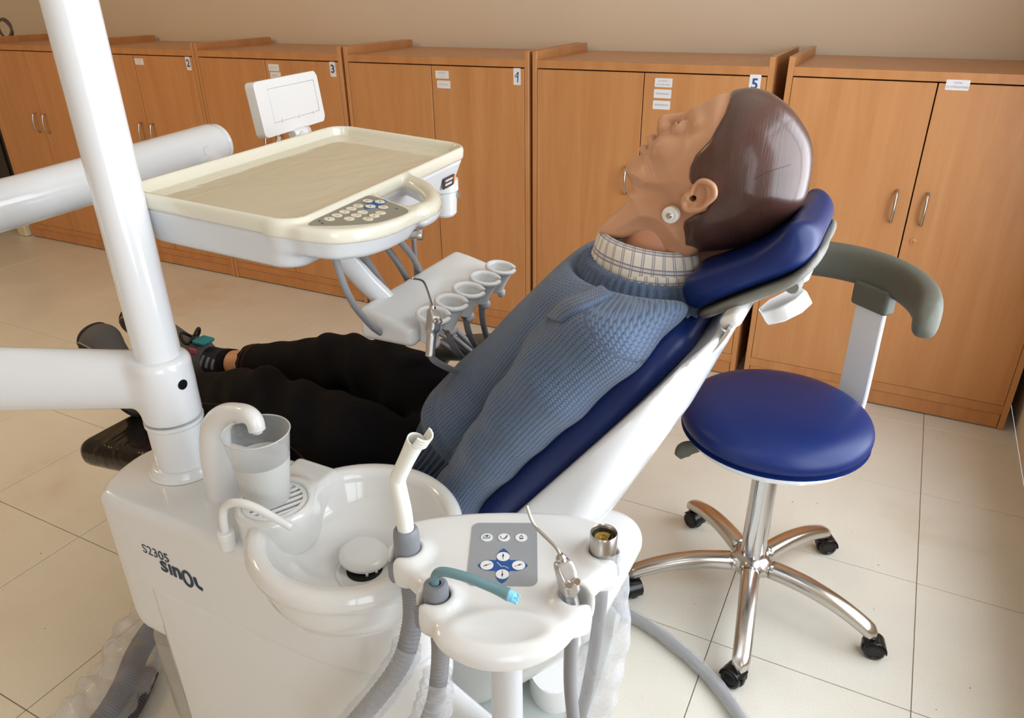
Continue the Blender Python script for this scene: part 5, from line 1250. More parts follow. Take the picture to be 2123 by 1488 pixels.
# ------------------------------------------------------------ instruments on the console
def open_tube(name, pts, rad, m, par, n, thick=0.0014, seg=24):
    o = cpart(name, sweep(name, pts, rad, seg, n=n, cap=False), m, par); s = o.modifiers.new('wall', 'SOLIDIFY'); s.thickness = thick; s.offset = -1; return o
TIPW = mat('white_suction_tip', (234, 234, 226), 0.35)
ha = CW_(*HOLD[0][:2]); hb = CW_(*HOLD[1][:2]); hc = CW_(*HOLD[2][:2]); hd = CW_(*HOLD[3][:2])
t = thing('suction_handpiece', 'wide white suction tip in a grey handle, left side of the console', 'suction handpiece', (ha[0], ha[1], 0.76))
cpart('handle', lathe('handle', [(0, 0.757), (0.0165, 0.757), (0.0182, 0.764), (0.0182, 0.828), (0.0172, 0.838), (0.0145, 0.842), (0.0122, 0.842), (0.0122, 0.83), (0, 0.83)], 36, (ha[0], ha[1], 0)), GREYP, t, 'grey handle')
op = open_tube('suction_tip', [(ha[0], ha[1], 0.832), (-0.509, ha[1], 0.87), (-0.514, ha[1], 0.918), (-0.509, ha[1], 0.932), (-0.494, ha[1], 0.962), (-0.478, ha[1], 0.993)], [0.0118, 0.0112, 0.0106, 0.0106, 0.0110, 0.0125], TIPW, t, 50)
cpart('scoop_lip', nets('scoop_lip', lambda X, Y, Z: np.maximum(np.abs(s_cap(X, Y, Z, (-0.492, ha[1], 0.968), (-0.455, ha[1], 1.025), 0.0130)) - 0.0012, np.maximum(-(0.55 * (X + 0.478) + 0.83 * (Z - 0.993)), np.maximum(0.83 * (X + 0.470) * -1 + 0.55 * (Z - 1.0) - 0.001, 0.55 * (X + 0.462) + 0.83 * (Z - 1.004)))), (-0.51, ha[1] - 0.02, 0.96), (-0.435, ha[1] + 0.02, 1.04), 0.0016), TIPW, t)
pa = [(ha[0], ha[1], 0.758), (-0.500, 0.638, 0.725), (-0.494, 0.622, 0.690), (-0.503, 0.600, 0.635), (-0.543, 0.565, 0.56), (-0.598, 0.535, 0.475), (-0.66, 0.515, 0.37)]
cpart('hose', hose('hose', pa, 0.0145, 260, 0.05, 5), GREYH, t, 'grey corrugated hose')
cpart('film_sleeve', film('film_sleeve', [(-0.497, 0.612, 0.665)] + pa[3:], [0.021, 0.0225, 0.024, 0.025, 0.026], 60, amp=0.07, seed=2), FILM, t)
t = thing('saliva_ejector', 'thin teal saliva ejector tip in a grey handle at the console front', 'saliva ejector', (hb[0], hb[1], 0.75))
cpart('handle', lathe('handle', [(0, 0.745), (0.0145, 0.745), (0.0165, 0.752), (0.0165, 0.815), (0.0155, 0.823), (0.012, 0.826), (0.0075, 0.826), (0.0075, 0.818), (0, 0.818)], 36, (hb[0], hb[1], 0)), GREYP, t, 'grey handle')
EJ = mat('teal_vinyl_tube', (108, 142, 150), 0.3, coat=0.2); EJB = mat('pale_blue_strainer', (130, 206, 236), 0.35)
cpart('ejector_tube', sweep('ejector_tube', [(hb[0], hb[1], 0.815), (hb[0] - 0.001, hb[1], 0.830), (hb[0] + 0.004, hb[1] + 0.001, 0.843), (hb[0] + 0.018, hb[1] + 0.002, 0.849), (-0.378, 0.598, 0.848), (-0.345, 0.602, 0.842), (-0.326, 0.604, 0.838)], [0.0058, 0.0060, 0.0062, 0.0062, 0.0064, 0.0066, 0.0082], 20, n=50), EJ, t)
ed_ = Vector((0.95, 0.06, -0.25)).normalized(); eq = ed_.to_track_quat('Z', 'Y').to_matrix().to_4x4()
st = cpart('strainer', lathe('strainer', [(0, 0.007), (0.004, 0.0065), (0.0068, 0.003), (0.0078, -0.006), (0, -0.006)], 20, (-0.323, 0.604, 0.837), rot=eq), EJB, t)
for k in range(6):
    a = k * math.pi / 3; me = box('strainer_tooth', 0.003, 0.0018, 0.007, 0.0005, 1, (0.005 * math.cos(a), 0.005 * math.sin(a), 0.006), rot=Matrix.Rotation(a, 4, 'Z')); me.transform(Matrix.Translation((-0.323, 0.604, 0.837)) @ eq); cpart('strainer_tooth', me, EJB, st)
pb = [(hb[0], hb[1], 0.748), (-0.424, 0.590, 0.715), (-0.428, 0.586, 0.66), (-0.438, 0.580, 0.60), (-0.462, 0.572, 0.53), (-0.495, 0.565, 0.44)]
cpart('hose', hose('hose', pb, 0.0120, 220, 0.05, 5), GREYH, t, 'grey corrugated hose')
cpart('film_sleeve', film('film_sleeve', [(-0.427, 0.584, 0.668), (-0.433, 0.582, 0.63)] + pb[3:], [0.020, 0.024, 0.026, 0.027, 0.028], 60, amp=0.12, seed=6), FILM, t)
def syringe(name, label, base, up, front, nozzle, s=1.0, hose_pts=None, hose_r=0.0075):
    """pistol-like three-way syringe: base point, handle axis, button side"""
    t = thing(name, label, 'dental syringe', base)
    upv = Vector(up).normalized(); fr = Vector(front); fr = (fr - upv * fr.dot(upv)).normalized()
    M0 = frame(base, fr, upv.cross(fr)); 
    def f(X, Y, Z):
        g_ = s_cyl(X, Y, Z, (0, 0, 0.012 * s), 0.0105 * s, 0.030 * s, 0.003 * s)
        b_ = s_box(X, Y, Z, (0.003 * s, 0, 0.062 * s), (0.0135 * s, 0.0125 * s, 0.025 * s), 0.006 * s)
        b_ = smax(b_, (X * 0.85 + (Z - 0.062 * s) * 0.52) - 0.0165 * s, 0.003 * s)
        return smin(g_, b_, 0.008 * s)
    me = nets('body', f, (-0.03 * s, -0.03 * s, -0.03 * s), (0.03 * s, 0.03 * s, 0.1 * s), 0.0022 * s); me.transform(M0); b = cpart('body', me, ALUM, t, 'silver syringe body')
    nb = Vector((0.85, 0, 0.52)).normalized(); qb = nb.to_track_quat('Z', 'Y').to_matrix().to_4x4()
    for sy in (-1, 1):
        me = lathe('button', [(0, 0.009 * s), (0.0042 * s, 0.009 * s), (0.0052 * s, 0.0078 * s), (0.0052 * s, 0), (0, 0)], 20, (0.0135 * s, sy * 0.0062 * s, 0.058 * s), rot=qb); me.transform(M0); cpart('button', me, CHROME, b)
    me = lathe('collar', [(0, -0.006 * s), (0.0075 * s, -0.006 * s), (0.0075 * s, 0.004 * s), (0.0045 * s, 0.008 * s), (0, 0.008 * s)], 20, (-0.004 * s, 0, 0.088 * s)); me.transform(M0); cpart('collar', me, CHROME, t)
    tip0 = M0 @ Vector((-0.004 * s, 0, 0.090 * s))
    cpart('nozzle', sweep('nozzle', [tuple(tip0)] + nozzle, 0.0024 * s, 12, n=30), STEEL, t, 'thin bent steel nozzle')
    if hose_pts: cpart('hose', sweep('hose', hose_pts, hose_r, 16, n=40), GREYH, t)
    return t
ALUM = mat('satin_aluminium', (196, 194, 192), 0.3, metal=0.9)
syringe('air_water_syringe', 'silver air-water syringe with bent nozzle, right side of the console', (hc[0], hc[1], 0.778), (-0.20, -0.02, 1), (0.75, -0.62, 0.25),
        [(-0.297, 0.676, 0.868), (-0.331, 0.686, 0.883), (-0.345, 0.690, 0.908)], 0.92,
        [(hc[0], hc[1], 0.76), (-0.270, 0.670, 0.70), (-0.268, 0.668, 0.64), (-0.258, 0.662, 0.57), (-0.24, 0.65, 0.47), (-0.25, 0.66, 0.36)], 0.0092)
t = thing('hose_connector', 'empty handpiece connector with brass core at the right end of the console', 'hose connector', (hd[0], hd[1], 0.77))
cpart('sleeve', lathe('sleeve', [(0.0155, 0.772), (0.0178, 0.776), (0.0190, 0.836), (0.0180, 0.839), (0.0164, 0.836), (0.0160, 0.82), (0.0150, 0.80), (0.0155, 0.772)], 36, (hd[0], hd[1], 0)), STEEL, t)
cpart('brass_core', lathe('brass_core', [(0, 0.830), (0.003, 0.830), (0.0032, 0.828), (0.0045, 0.828), (0.0047, 0.830), (0.0122, 0.830), (0.0125, 0.826), (0, 0.826)], 28, (hd[0], hd[1], 0)), mat('brass', (214, 176, 96), 0.3, metal=0.85), t, 'brass core')
cpart('rubber_ring', lathe('rubber_ring', [(0.0125, 0.824), (0.0160, 0.824), (0.0160, 0.8325), (0.0132, 0.832), (0.0125, 0.828)], 28, (hd[0], hd[1], 0)), BLACK, t)
for a in (20, -15): cpart('contact_pin', lathe('contact_pin', [(0, 0.834), (0.0017, 0.834), (0.0017, 0.826), (0, 0.826)], 10, (hd[0] + 0.0095 * math.cos(R(a)), hd[1] + 0.0095 * math.sin(R(a)), 0)), BLACK, t)
pdn = [(hd[0], hd[1], 0.775), (-0.264, 0.765, 0.73), (-0.268, 0.768, 0.66), (-0.277, 0.772, 0.56), (-0.292, 0.775, 0.44), (-0.31, 0.775, 0.32)]
cpart('hose', sweep('hose', pdn, 0.0095, 16, n=40), GREYH, t)
cpart('film_sleeve', film('film_sleeve', [(hd[0] + 0.002, hd[1], 0.806), (hd[0] + 0.006, hd[1] - 0.004, 0.785), (-0.253, 0.757, 0.74), (-0.252, 0.757, 0.66), (-0.262, 0.762, 0.56), (-0.28, 0.768, 0.44), (-0.30, 0.77, 0.32)], [0.0205, 0.026, 0.031, 0.034, 0.034, 0.033, 0.032], 70, amp=0.10, seed=9), FILM, t)
t = thing('foot_pedal', 'white foot control pedal with grey ribbed tread on the chair base', 'foot pedal', (-0.50, 1.16, 0.045))
part('body', prism('body', smooth_poly([(-0.425, 1.10), (-0.43, 1.22), (-0.47, 1.29), (-0.53, 1.29), (-0.555, 1.20), (-0.545, 1.10), (-0.50, 1.05), (-0.455, 1.05)], 50), 0.045, 0.11, 0.005, 2, bevb=0.0), WHITE, t)
tr = part('tread', box('tread', 0.055, 0.10, 0.014, 0.005, 2, (-0.462, 1.235, 0.128), rot=Matrix.Rotation(R(-12), 4, 'X')), GREYP, t, 'grey ribbed tread')
for k in range(6): part('rib', box('rib', 0.05, 0.004, 0.004, 0.001, 1, (-0.462, 1.200 + k * 0.0135, 0.1385 - k * 0.0029)), GREYP, tr)
t = thing('floor_cable', 'grey hose in clear film running over the floor beside the stool', 'hose', (-0.3, 1.38, 0.02))
fp = [(-0.50, 1.46, 0.02), (-0.44, 1.437, 0.02), (-0.31, 1.398, 0.02), (-0.18, 1.328, 0.02), (-0.085, 1.245, 0.02), (-0.02, 1.15, 0.02), (0.03, 1.02, 0.02)]
part('hose', sweep('hose', fp, 0.012, 16, n=60), GREYH, t)
part('film_sleeve', film('film_sleeve', [(x, y, 0.021) for x, y, z in fp], 0.0165, 90, amp=0.09, seed=12), FILM, t)
# ------------------------------------------------------------ delivery table: swivel arm, balance arm, tray, film viewer, instrument block
tab = thing('delivery_table', 'cream and white dental delivery tray on a jointed white arm', 'delivery table', (LX, LY, 0.86))
A0 = np.array((LX, LY, 0.932)); A1 = np.array((-1.30, 0.535, 0.944))
def swarm(X, Y, Z):
    f = s_cyl(X, Y, Z, (LX, LY, 0.921), 0.0470, 0.056, 0.003)
    r_ = np.sqrt((X - LX) ** 2 + (Y - LY) ** 2)
    f = smax(f, 0.75 * (r_ - 0.0395) + 0.66 * (Z - 0.977), 0.004)
    d = A1 - A0; t = np.clip(((X - A0[0]) * d[0] + (Y - A0[1]) * d[1]) / (d[0] ** 2 + d[1] ** 2), 0, 1)
    dx, dy, dz = X - A0[0] - t * d[0], Y - A0[1] - t * d[1], Z - A0[2] - t * d[2]
    a = (np.sqrt((dx / 0.036) ** 2 + (dy / 0.036) ** 2 + (dz / (0.050 + 0.008 * t)) ** 2) - 1) * 0.036
    return smin(f, a, 0.016)
sw = part('swivel_arm', nets('swivel_arm', swarm, (-1.36, 0.48, 0.855), (-0.955, 0.76, 1.0), 0.004), WHITE2, tab, 'white swivel arm clamped round the post')
part('clamp_hole', lathe('clamp_hole', [(0, 0.0012), (0.0085, 0.0012), (0.0085, -0.002), (0, -0.002)], 24, (LX + 0.0468, LY - 0.003, 0.935), rot=Matrix.Rotation(R(90), 4, 'Y')), BLACK, sw)
part('riser', lathe('riser', [(0, 0.90), (0.045, 0.90), (0.045, 1.16), (0, 1.16)], 36, (-1.325, 0.525, 0)), WHITE2, tab)
part('balance_arm', sweep('balance_arm', [(-1.330, 0.50, 1.180), (-1.333, 0.52, 1.180), (-1.352, 0.75, 1.182), (-1.372, 1.00, 1.188), (-1.386, 1.200, 1.194), (-1.3875, 1.217, 1.194), (-1.388, 1.224, 1.194)], [0.026, 0.041, 0.042, 0.044, 0.046, 0.0455, 0.041], 40), WHITE2, tab, 'white tubular balance arm')
part('arm_end_cap', sweep('arm_end_cap', [(-1.3875, 1.217, 1.194), (-1.3885, 1.229, 1.194), (-1.389, 1.234, 1.194)], [0.0445, 0.0435, 0.038], 40), WHITE, tab)
part('arm_screw', lathe('arm_screw', [(0, 0.003), (0.009, 0.003), (0.010, 0), (0, 0)], 20, (-1.338, 1.150, 1.196), rot=Matrix.Rotation(R(90), 4, 'Y')), WHITE, tab)
part('tray_mount', sweep('tray_mount', [(-1.375, 1.17, 1.165), (-1.25, 1.14, 1.152), (-1.10, 1.10, 1.150)], [0.024, 0.024, 0.024], 24, n=10), WHITE, tab)
TU = Vector((-0.1122, 0.9937, 0)); TV = Vector((0.9899, 0.1117, -0.087)); TC = (-0.9284, 1.0421, 1.2228)
TM = frame(TC, TV, TU)                            # local x = towards the dentist, y = along the front edge, z = out of the tray
def TW(x, y, z=0.0): return tuple(TM @ Vector((x, y, z)))
def tpart(name, me, m, par, label=None): me.transform(TM); return part(name, me, m, par, label)
HU, HV = 0.305, 0.160
BULGE = smooth_poly([(0.10, -0.296), (0.150, -0.300), (0.178, -0.297), (0.214, -0.284), (0.246, -0.247), (0.262, -0.200), (0.266, -0.155), (0.268, -0.120), (0.264, -0.100), (0.236, -0.118), (0.206, -0.112), (0.180, -0.100), (0.165, -0.085), (0.14, -0.06), (0.10, -0.06), (0.09, -0.18)], 90)
HPATH = [(0.262, -0.118), (0.262, -0.088), (0.246, -0.046), (0.212, -0.004), (0.176, 0.020), (0.145, 0.030)]
def trayf(X, Y, Z):
    d = s_box(X, Y, 0 * Z, (0, 0, 0), (HV, HU, 1), 0.0)
    qx, qy = np.abs(X) - HV + 0.045, np.abs(Y) - HU + 0.045
    d = np.sqrt(np.maximum(qx, 0) ** 2 + np.maximum(qy, 0) ** 2) + np.minimum(np.maximum(qx, qy), 0) - 0.045
    def ex(dd, z0, z1, r):
        q1 = dd + r; q2 = np.maximum(Z - z1, z0 - Z) + r
        return np.sqrt(np.maximum(q1, 0) ** 2 + np.maximum(q2, 0) ** 2) + np.minimum(np.maximum(q1, q2), 0) - r
    f = ex(d, -0.024, 0.004, 0.009)
    f = smin(f, ex(s_poly(X, Y, BULGE), -0.026, -0.004, 0.007), 0.006)
    hp_ = spline(HPATH, 14); g = None
    for a, b in zip(hp_, hp_[1:]):
        q = s_cap(X, Y, Z, (a[0], a[1], -0.014), (b[0], b[1], -0.014), 0.0155, 0.0155, (1, 1, 1.05)); g = q if g is None else np.minimum(g, q)
    f = smin(f, g, 0.008)
    qx, qy = np.abs(X + 0.001) - HV + 0.014 + 0.030, np.abs(Y) - HU + 0.014 + 0.030
    di = np.sqrt(np.maximum(qx, 0) ** 2 + np.maximum(qy, 0) ** 2) + np.minimum(np.maximum(qx, qy), 0) - 0.030
    return smax(f, -np.maximum(di - 0.25 * (Z + 0.014), -0.0165 - Z), 0.007)
tray = tpart('tray_top', nets('tray_top', trayf, (-0.18, -0.32, -0.045), (0.295, 0.32, 0.012), 0.0042), CREAM, tab, 'yellowed cream tray with raised rim')
# clear silicone mat with loose glossy film
g = NT('glossy_tray_film', (214, 204, 178), 0.06)
g.b.inputs['Coat Weight'].default_value = 0.6; g.b.inputs['Coat Roughness'].default_value = 0.02
_v = g.coord('Object', rot=(0, 0, R(25)), scale=(7, 2.2, 7)); _n = g.n('TexNoise', Scale=2.4, Detail=4.0); _n.inputs['Distortion'].default_value = 1.1; g.l(_v, _n.inputs['Vector'])
g.bump(_n.outputs['Fac'], 0.22, 0.010)
tpart('tray_film', prism('tray_film', rrect(2 * HV - 0.036, 2 * HU - 0.036, 0.026, c=(-0.001, 0)), -0.0165, -0.0148, 0.0, 1), g.m, tab, 'crinkled clear film lying in the tray')
def lowf(X, Y, Z):
    k = np.clip((-0.025 - Z) / 0.055, 0, 1)
    qx, qy = np.abs(X) - HV + 0.046 + 0.012 * k, np.abs(Y) - HU + 0.046 + 0.016 * k
    d = np.sqrt(np.maximum(qx, 0) ** 2 + np.maximum(qy, 0) ** 2) + np.minimum(np.maximum(qx, qy), 0) - 0.042
    d2 = s_poly(X, Y, BULGE) + 0.006 + 0.02 * k
    r = 0.010
    def ex(dd, z0, z1):
        q1 = dd + r; q2 = np.maximum(Z - z1 - r, z0 - Z) + r
        return np.sqrt(np.maximum(q1, 0) ** 2 + np.maximum(q2, 0) ** 2) + np.minimum(np.maximum(q1, q2), 0) - r
    hp_ = spline(HPATH, 12); g = None
    for a, b in zip(hp_, hp_[1:]):
        q = s_cap(X, Y, Z, (a[0], a[1], -0.022), (b[0], b[1], -0.022), 0.0145); g = q if g is None else np.minimum(g, q)
    f = smin(ex(d, -0.082, -0.020), np.minimum(ex(d2, -0.056, -0.022), np.maximum(g, Z + 0.0165)), 0.008)
    return np.maximum(f, Z + 0.030 - 0.0 * X) if False else f
tpart('tray_base', nets('tray_base', lambda X, Y, Z: np.maximum(lowf(X, Y, Z), np.where(np.sqrt((X - 0.22) ** 2 + (Y + 0.03) ** 2) < 0.105, Z + 0.0165, Z + 0.0225)), (-0.18, -0.32, -0.095), (0.29, 0.32, -0.01), 0.0045), GREYW, tab, 'pale grey tray underside')
KP = smooth_poly([(0.165, -0.277), (0.185, -0.276), (0.213, -0.256), (0.244, -0.222), (0.258, -0.170), (0.252, -0.145), (0.215, -0.126), (0.175, -0.112), (0.162, -0.120), (0.161, -0.20)], 60)
kp = tpart('keypad', prism('keypad', KP, -0.0045, -0.0032, 0.0, 1), PADT, tab, 'taupe keypad')
KEYS = [(0.179, -0.247), (0.179, -0.227), (0.179, -0.207), (0.179, -0.188), (0.180, -0.170), (0.202, -0.231), (0.202, -0.212), (0.202, -0.194), (0.225, -0.217), (0.225, -0.199), (0.226, -0.182)]
KEYC = mat('cream_key', (228, 222, 200), 0.4); INKT = mat('taupe_ink', (130, 126, 116), 0.6)
_k = prism('key', circ(0.0078, 24), 0, 0.0009, 0, 1)
def sym(name, polys, x, y, z, m, par):
    V = []; F = []
    for P_ in polys:
        i = len(V); V += [(x + a, y + b, z) for a, b in P_]; F.append(tuple(range(i, i + len(P_))))
    return tpart(name, mesh_of(name, V, F, False), m, par)
rd = random.Random(3)
for i, (x, y) in enumerate(KEYS):
    me = _k.copy(); me.transform(Matrix.Translation((x, y, -0.0032))); k_ = tpart('key', me, KEYC, kp)
    pts = [(rd.uniform(-0.004, 0.004), rd.uniform(-0.004, 0.004)) for _ in range(4)]
    sym('key_symbol', strokes(pts, 0.00035), x, y, -0.0021, INKT, k_)
for x, y, an in ((0.179, -0.141, 0), (0.197, -0.134, 60), (0.197, -0.163, 60), (0.215, -0.156, 0)):
    pass
def leaf2(cx, cy, L_, w_, an):
    o = [(L_, 0), (0.86 * L_, 0.55 * w_), (0.68 * L_, 0.92 * w_), (0.5 * L_, w_), (-0.5 * L_, w_), (-0.68 * L_, 0.92 * w_), (-0.86 * L_, 0.55 * w_), (-L_, 0), (-0.86 * L_, -0.55 * w_), (-0.68 * L_, -0.92 * w_), (-0.5 * L_, -w_), (0.5 * L_, -w_), (0.68 * L_, -0.92 * w_), (0.86 * L_, -0.55 * w_)]
    c_, s_ = math.cos(an), math.sin(an); return [(cx + a * c_ - b * s_, cy + a * s_ + b * c_) for a, b in o]
kc = (0.1975, -0.1485)
for an in (math.atan2(-0.015, 0.036), math.atan2(0.029, 0.0)):
    tpart('blue_cross', prism('blue_cross', leaf2(kc[0], kc[1], 0.0295, 0.0088, an), -0.0032, -0.0029 + 0.00005 * an, 0, 1), BLUEP, kp)
for x, y, an in ((0.1795, -0.141, 180), (0.2155, -0.156, 0), (0.1975, -0.1340, 90), (0.1975, -0.1630, 270)):
    me = _k.copy(); me.transform(Matrix.Translation((x, y, -0.0029))); k_ = tpart('key', me, KEYC, kp)
    sym('arrow', arrow(0, 0, R(an + 30), 0.004), x, y, -0.0018, INK, k_)
for x, y in ((0.172, -0.262), (0.181, -0.268), (0.236, -0.150)):
    me = prism('indicator', circ(0.002, 10), -0.0032, -0.0028, 0, 1); me.transform(Matrix.Translation((x, y, 0))); tpart('indicator', me, INK, kp)
# sticker on the far end of the tray edge, knob, joint under the tray
sm = Matrix.Translation((HV * 0.0 + 0.148, 0.255, -0.052))
STK = mat('dark_badge', (60, 58, 56), 0.3); bd_ = tpart('badge', box('badge', 0.003, 0.052, 0.022, 0.001, 1, (0.1535, 0.215, -0.056)), STK, tab, 'small dark badge with pale print')
for k, (w_, z_) in enumerate(((0.034, -0.051), (0.030, -0.059))):
    V = []; F = []
    for q in range(9):
        y = 0.197 + q * w_ / 9; i = len(V); V += [(0.1553, y, z_ - 0.0022), (0.1553, y + 0.0026, z_ - 0.0022), (0.1553, y + 0.0026, z_ + 0.0022), (0.1553, y, z_ + 0.0022)]; F.append((i, i + 1, i + 2, i + 3))
    tpart('badge_print', mesh_of('badge_print', V, F, False), KEYW, bd_)
tpart('badge_stripe', box('badge_stripe', 0.001, 0.006, 0.018, 0, 1, (0.1552, 0.2375, -0.056)), mat('orange_print', (206, 120, 60), 0.5), bd_)
part('tray_pivot', lathe('tray_pivot', [(0, 1.075), (0.026, 1.075), (0.030, 1.08), (0.033, 1.125), (0.036, 1.128), (0.036, 1.15), (0, 1.15)], 32, (-0.842, 1.300, 0)), WHITE, tab)
part('pivot_screw', lathe('pivot_screw', [(0, 0.006), (0.006, 0.006), (0.006, 0), (0, 0)], 12, (-0.812, 1.312, 1.118), rot=Matrix.Rotation(R(80), 4, 'Y')), STEEL, tab)
part('handle_knob', lathe('handle_knob', [(0, 0.022), (0.009, 0.022), (0.010, 0.020), (0.010, 0.014), (0.0065, 0.013), (0.0065, -0.008), (0, -0.008)], 20, TW(0.250, -0.135, -0.046), rot=Vector((0.9, 0.35, 0)).to_track_quat('Z', 'Y').to_matrix().to_4x4()), STEEL, tab, 'small steel knob')
# film viewer
vw = thing('film_viewer', 'white film viewer panel mounted behind the tray', 'film viewer', (-1.345, 1.455, 1.17))
vb, vr_ = Vector((-1.330, 1.322, 1.194)), Vector((-1.380, 1.590, 1.194))
vy = (vr_ - vb).normalized(); vz = Vector((-0.10, -0.02, 1)).normalized()
VM = frame(tuple((vb + vr_) / 2), vy, vz); vn = VM.to_3x3() @ Vector((0, 0, 1))
VWd, VHt = (vr_ - vb).length + 0.004, 0.124
def vpart(name, me, m, par): me.transform(VM); return part(name, me, m, par)
vbody = vpart('housing', prism('housing', rrect(VWd, VHt, 0.012, c=(0, VHt / 2)), -0.026, 0.0, 0.003, 2), WHITE, vw)
V = []; F = []
vpart('screen', prism('screen', rrect(VWd * 0.74, VHt * 0.60, 0.002, c=(0.012, VHt * 0.53)), 0.0002, 0.0008, 0, 1), WHITE, vw)
for w_, h_, cx, cy in ((VWd * 0.75, 0.0012, 0.012, VHt * 0.23), (VWd * 0.75, 0.001, 0.012, VHt * 0.835), (0.0025, VHt * 0.60, 0.012 + VWd * 0.372, VHt * 0.53)):
    vpart('screen_groove', prism('screen_groove', rrect(w_, h_, min(w_, h_) * 0.3, 1, c=(cx, cy)), 0.0002, 0.0011, 0, 1), mat('groove_grey', (186, 186, 184), 0.6), vbody)
for k in (-0.07, 0.005, 0.075):
    vpart('film_clip', prism('film_clip', rrect(0.005, 0.009, 0.002, 3, c=(k + 0.012, VHt * 0.235)), 0.0008, 0.003, 0.0006, 1), WHITE, vw)
part('hinge', sweep('hinge', [(-1.352, 1.43, 1.184), (-1.354, 1.45, 1.184), (-1.358, 1.475, 1.184), (-1.360, 1.495, 1.184)], [0.011, 0.013, 0.013, 0.012], 20), WHITE, vw)
part('mount_stalk', sweep('mount_stalk', [(-1.356, 1.46, 1.184), (-1.30, 1.42, 1.168), (-1.16, 1.30, 1.172)], 0.011, 16, n=10), WHITE, vw)
part('cord', sweep('cord', [(-1.352, 1.385, 1.196), (-1.360, 1.380, 1.165), (-1.30, 1.30, 1.155)], 0.0025, 8, n=14), WHITE, vw)
# instrument block under the tray front
blk = thing('instrument_block', 'white block of five instrument cups hanging below the delivery tray', 'instrument holder', (-0.75, 1.13, 0.92))
IA = R(2.0); IM = Matrix.Translation((-0.757, 1.130, 0.972)) @ Matrix.Rotation(IA, 4, 'Z')
CUPS = [-0.143, -0.079, -0.013, 0.054, 0.122]
def blkf(X, Y, Z):
    k = np.clip((X + 0.055) / 0.11, 0, 1)
    b_ = s_box(X, Y, Z, (0, 0, 0), (0.056, 0.176, 0.033), 0.014)
    return smax(b_, (Z - 0.030 + 0.26 * (X + 0.045)) * 0.96, 0.012)
me = nets('block_body', blkf, (-0.07, -0.19, -0.045), (0.07, 0.19, 0.045), 0.0042); me.transform(IM); part('block_body', me, WHITE, blk)
def cupf(X, Y, Z):
    k = np.clip((Z + 0.035) / 0.05, 0, 1)
    r_ = np.sqrt(X ** 2 + Y ** 2)
    o_ = np.maximum((r_ - (0.0165 + 0.0125 * k ** 1.6)) * 0.85, np.abs(Z + 0.012) - 0.026)
    o_ = smax(o_, -(r_ - (0.0125 + 0.0115 * k ** 1.4)), 0.003)
    rim = np.sqrt((r_ - 0.0272) ** 2 + (Z - 0.012 - 0.10 * X) ** 2) - 0.0046
    f = smin(o_, rim, 0.005)
    an = X * 0.88 + Y * 0.48; ac = -X * 0.48 + Y * 0.88
    return smax(f, -np.maximum(np.abs(ac) - 0.0055, 0.006 - an), 0.004)
_c = nets('cup', cupf, (-0.036, -0.036, -0.045), (0.036, 0.036, 0.024), 0.0022)
_p = nets('cup_lever', lambda X, Y, Z: s_ell(X, Y, Z, (0.012, 0.004, -0.042), (0.008, 0.010, 0.010)), (-0.005, -0.012, -0.06), (0.028, 0.022, -0.02), 0.003)
for y in CUPS:
    m_ = IM @ Matrix.Translation((0.077, y, 0.012)) @ Matrix.Rotation(R(14), 4, 'Y')
    me = _c.copy(); me.transform(m_); c_ = part('holder_cup', me, WHITE, blk)
    me = _p.copy(); me.transform(m_); part('cup_lever', me, GREYW, c_)
part('strut', sweep('strut', [(-0.86, 0.945, 1.125), (-0.845, 0.975, 1.085), (-0.825, 1.005, 1.03), (-0.802, 1.030, 0.985), (-0.785, 1.04, 0.955)], [0.021, 0.021, 0.020, 0.020, 0.018], 24, n=24, flat=1.0), WHITE2, blk, 'curved white strut')
part('support_rod', sweep('support_rod', [(-0.815, 1.15, 1.15), (-0.818, 1.155, 1.05), (-0.818, 1.155, 0.95)], 0.0045, 10, n=8), GREYH, blk)
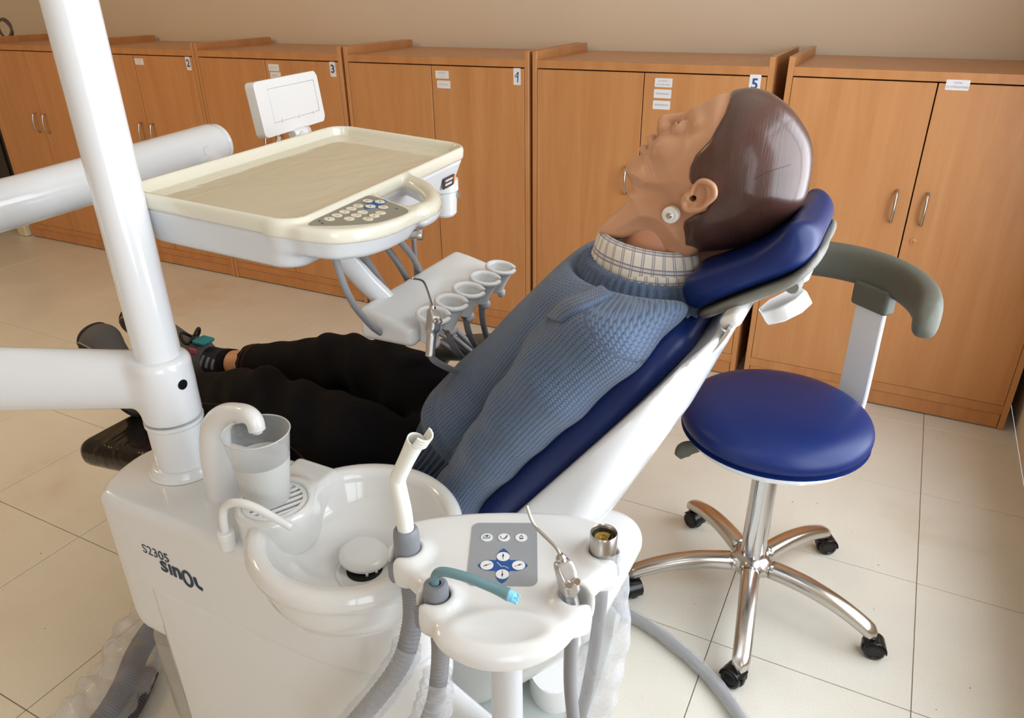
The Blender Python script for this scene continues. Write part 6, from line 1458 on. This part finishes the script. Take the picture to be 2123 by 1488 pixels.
# handpiece hoses looping from the tray to the cups
HOSES = [((-0.792, 0.892, 1.128), (-0.80, 0.92, 1.05), (-0.825, 0.985, 0.97), (-0.855, 1.09, 0.88), (-0.90, 1.30, 0.78), (-0.86, 1.38, 0.70), (-0.78, 1.34, 0.68), (-0.72, 1.20, 0.76), (-0.695, 1.03, 0.88), (-0.69, 0.995, 0.935)),
         ((-0.800, 0.955, 1.128), (-0.83, 1.05, 1.02), (-0.85, 1.15, 0.90), (-0.88, 1.30, 0.80), (-0.84, 1.38, 0.72), (-0.77, 1.34, 0.70), (-0.715, 1.20, 0.78), (-0.69, 1.08, 0.89), (-0.686, 1.056, 0.945)),
         ((-0.772, 0.985, 1.128), (-0.82, 1.11, 1.02), (-0.85, 1.21, 0.90), (-0.87, 1.32, 0.80), (-0.83, 1.38, 0.72), (-0.76, 1.35, 0.70), (-0.71, 1.24, 0.78), (-0.69, 1.14, 0.89), (-0.688, 1.121, 0.945)),
         ((-0.748, 1.000, 1.128), (-0.80, 1.13, 1.03), (-0.85, 1.25, 0.90), (-0.86, 1.34, 0.80), (-0.82, 1.39, 0.72), (-0.75, 1.36, 0.69), (-0.705, 1.27, 0.76), (-0.692, 1.20, 0.88), (-0.691, 1.188, 0.945))]
HL = ['grey handpiece hose feeding the nearest cup of the instrument block', 'grey handpiece hose feeding the second cup of the instrument block', 'grey handpiece hose feeding the middle cup of the instrument block', 'grey handpiece hose feeding the fourth cup of the instrument block']
for i, p in enumerate(HOSES):
    if i == 0: continue
    t = thing('handpiece_hose', HL[i], 'hose', p[-1], 'handpiece hoses under the tray')
    part('tube', sweep('tube', p, 0.0062, 14, n=60), GREYH, t)
    if i in (1, 2):
        e = lathe('connector', [(0, 0.042), (0.0075, 0.042), (0.0080, 0.040), (0.0080, 0), (0.0062, -0.006), (0, -0.006)], 20, rot=Matrix.Rotation(R(14), 4, 'Y')); e.transform(Matrix.Translation((p[-1][0], p[-1][1], p[-1][2] - 0.004))); c_ = part('connector', e, ALUM, t, 'silver hose connector')
        for dx, dy, r_ in ((0.002, 0.0015, 0.0018), (-0.0025, 0.002, 0.0012), (-0.001, -0.003, 0.0015)):
            e = lathe('port', [(0, 0.0424), (r_, 0.0424), (r_, 0.041), (0, 0.041)], 10, (dx, dy, 0)); e.transform(Matrix.Translation((p[-1][0], p[-1][1], p[-1][2] - 0.004)) @ Matrix.Rotation(R(14), 4, 'Y')); part('port', e, BLACK, c_)
syringe('chair_side_syringe', 'silver air-water syringe standing in the nearest cup of the instrument block', (-0.684, 0.992, 0.928), (-0.15, 0.5, 1), (0.9, -0.35, 0.1),
        [(-0.697, 1.021, 1.008), (-0.699, 1.013, 1.036), (-0.700, 1.003, 1.051), (-0.702, 0.976, 1.064)], 0.82, HOSES[0][:-1] + ((-0.686, 0.992, 0.920),), 0.0062)
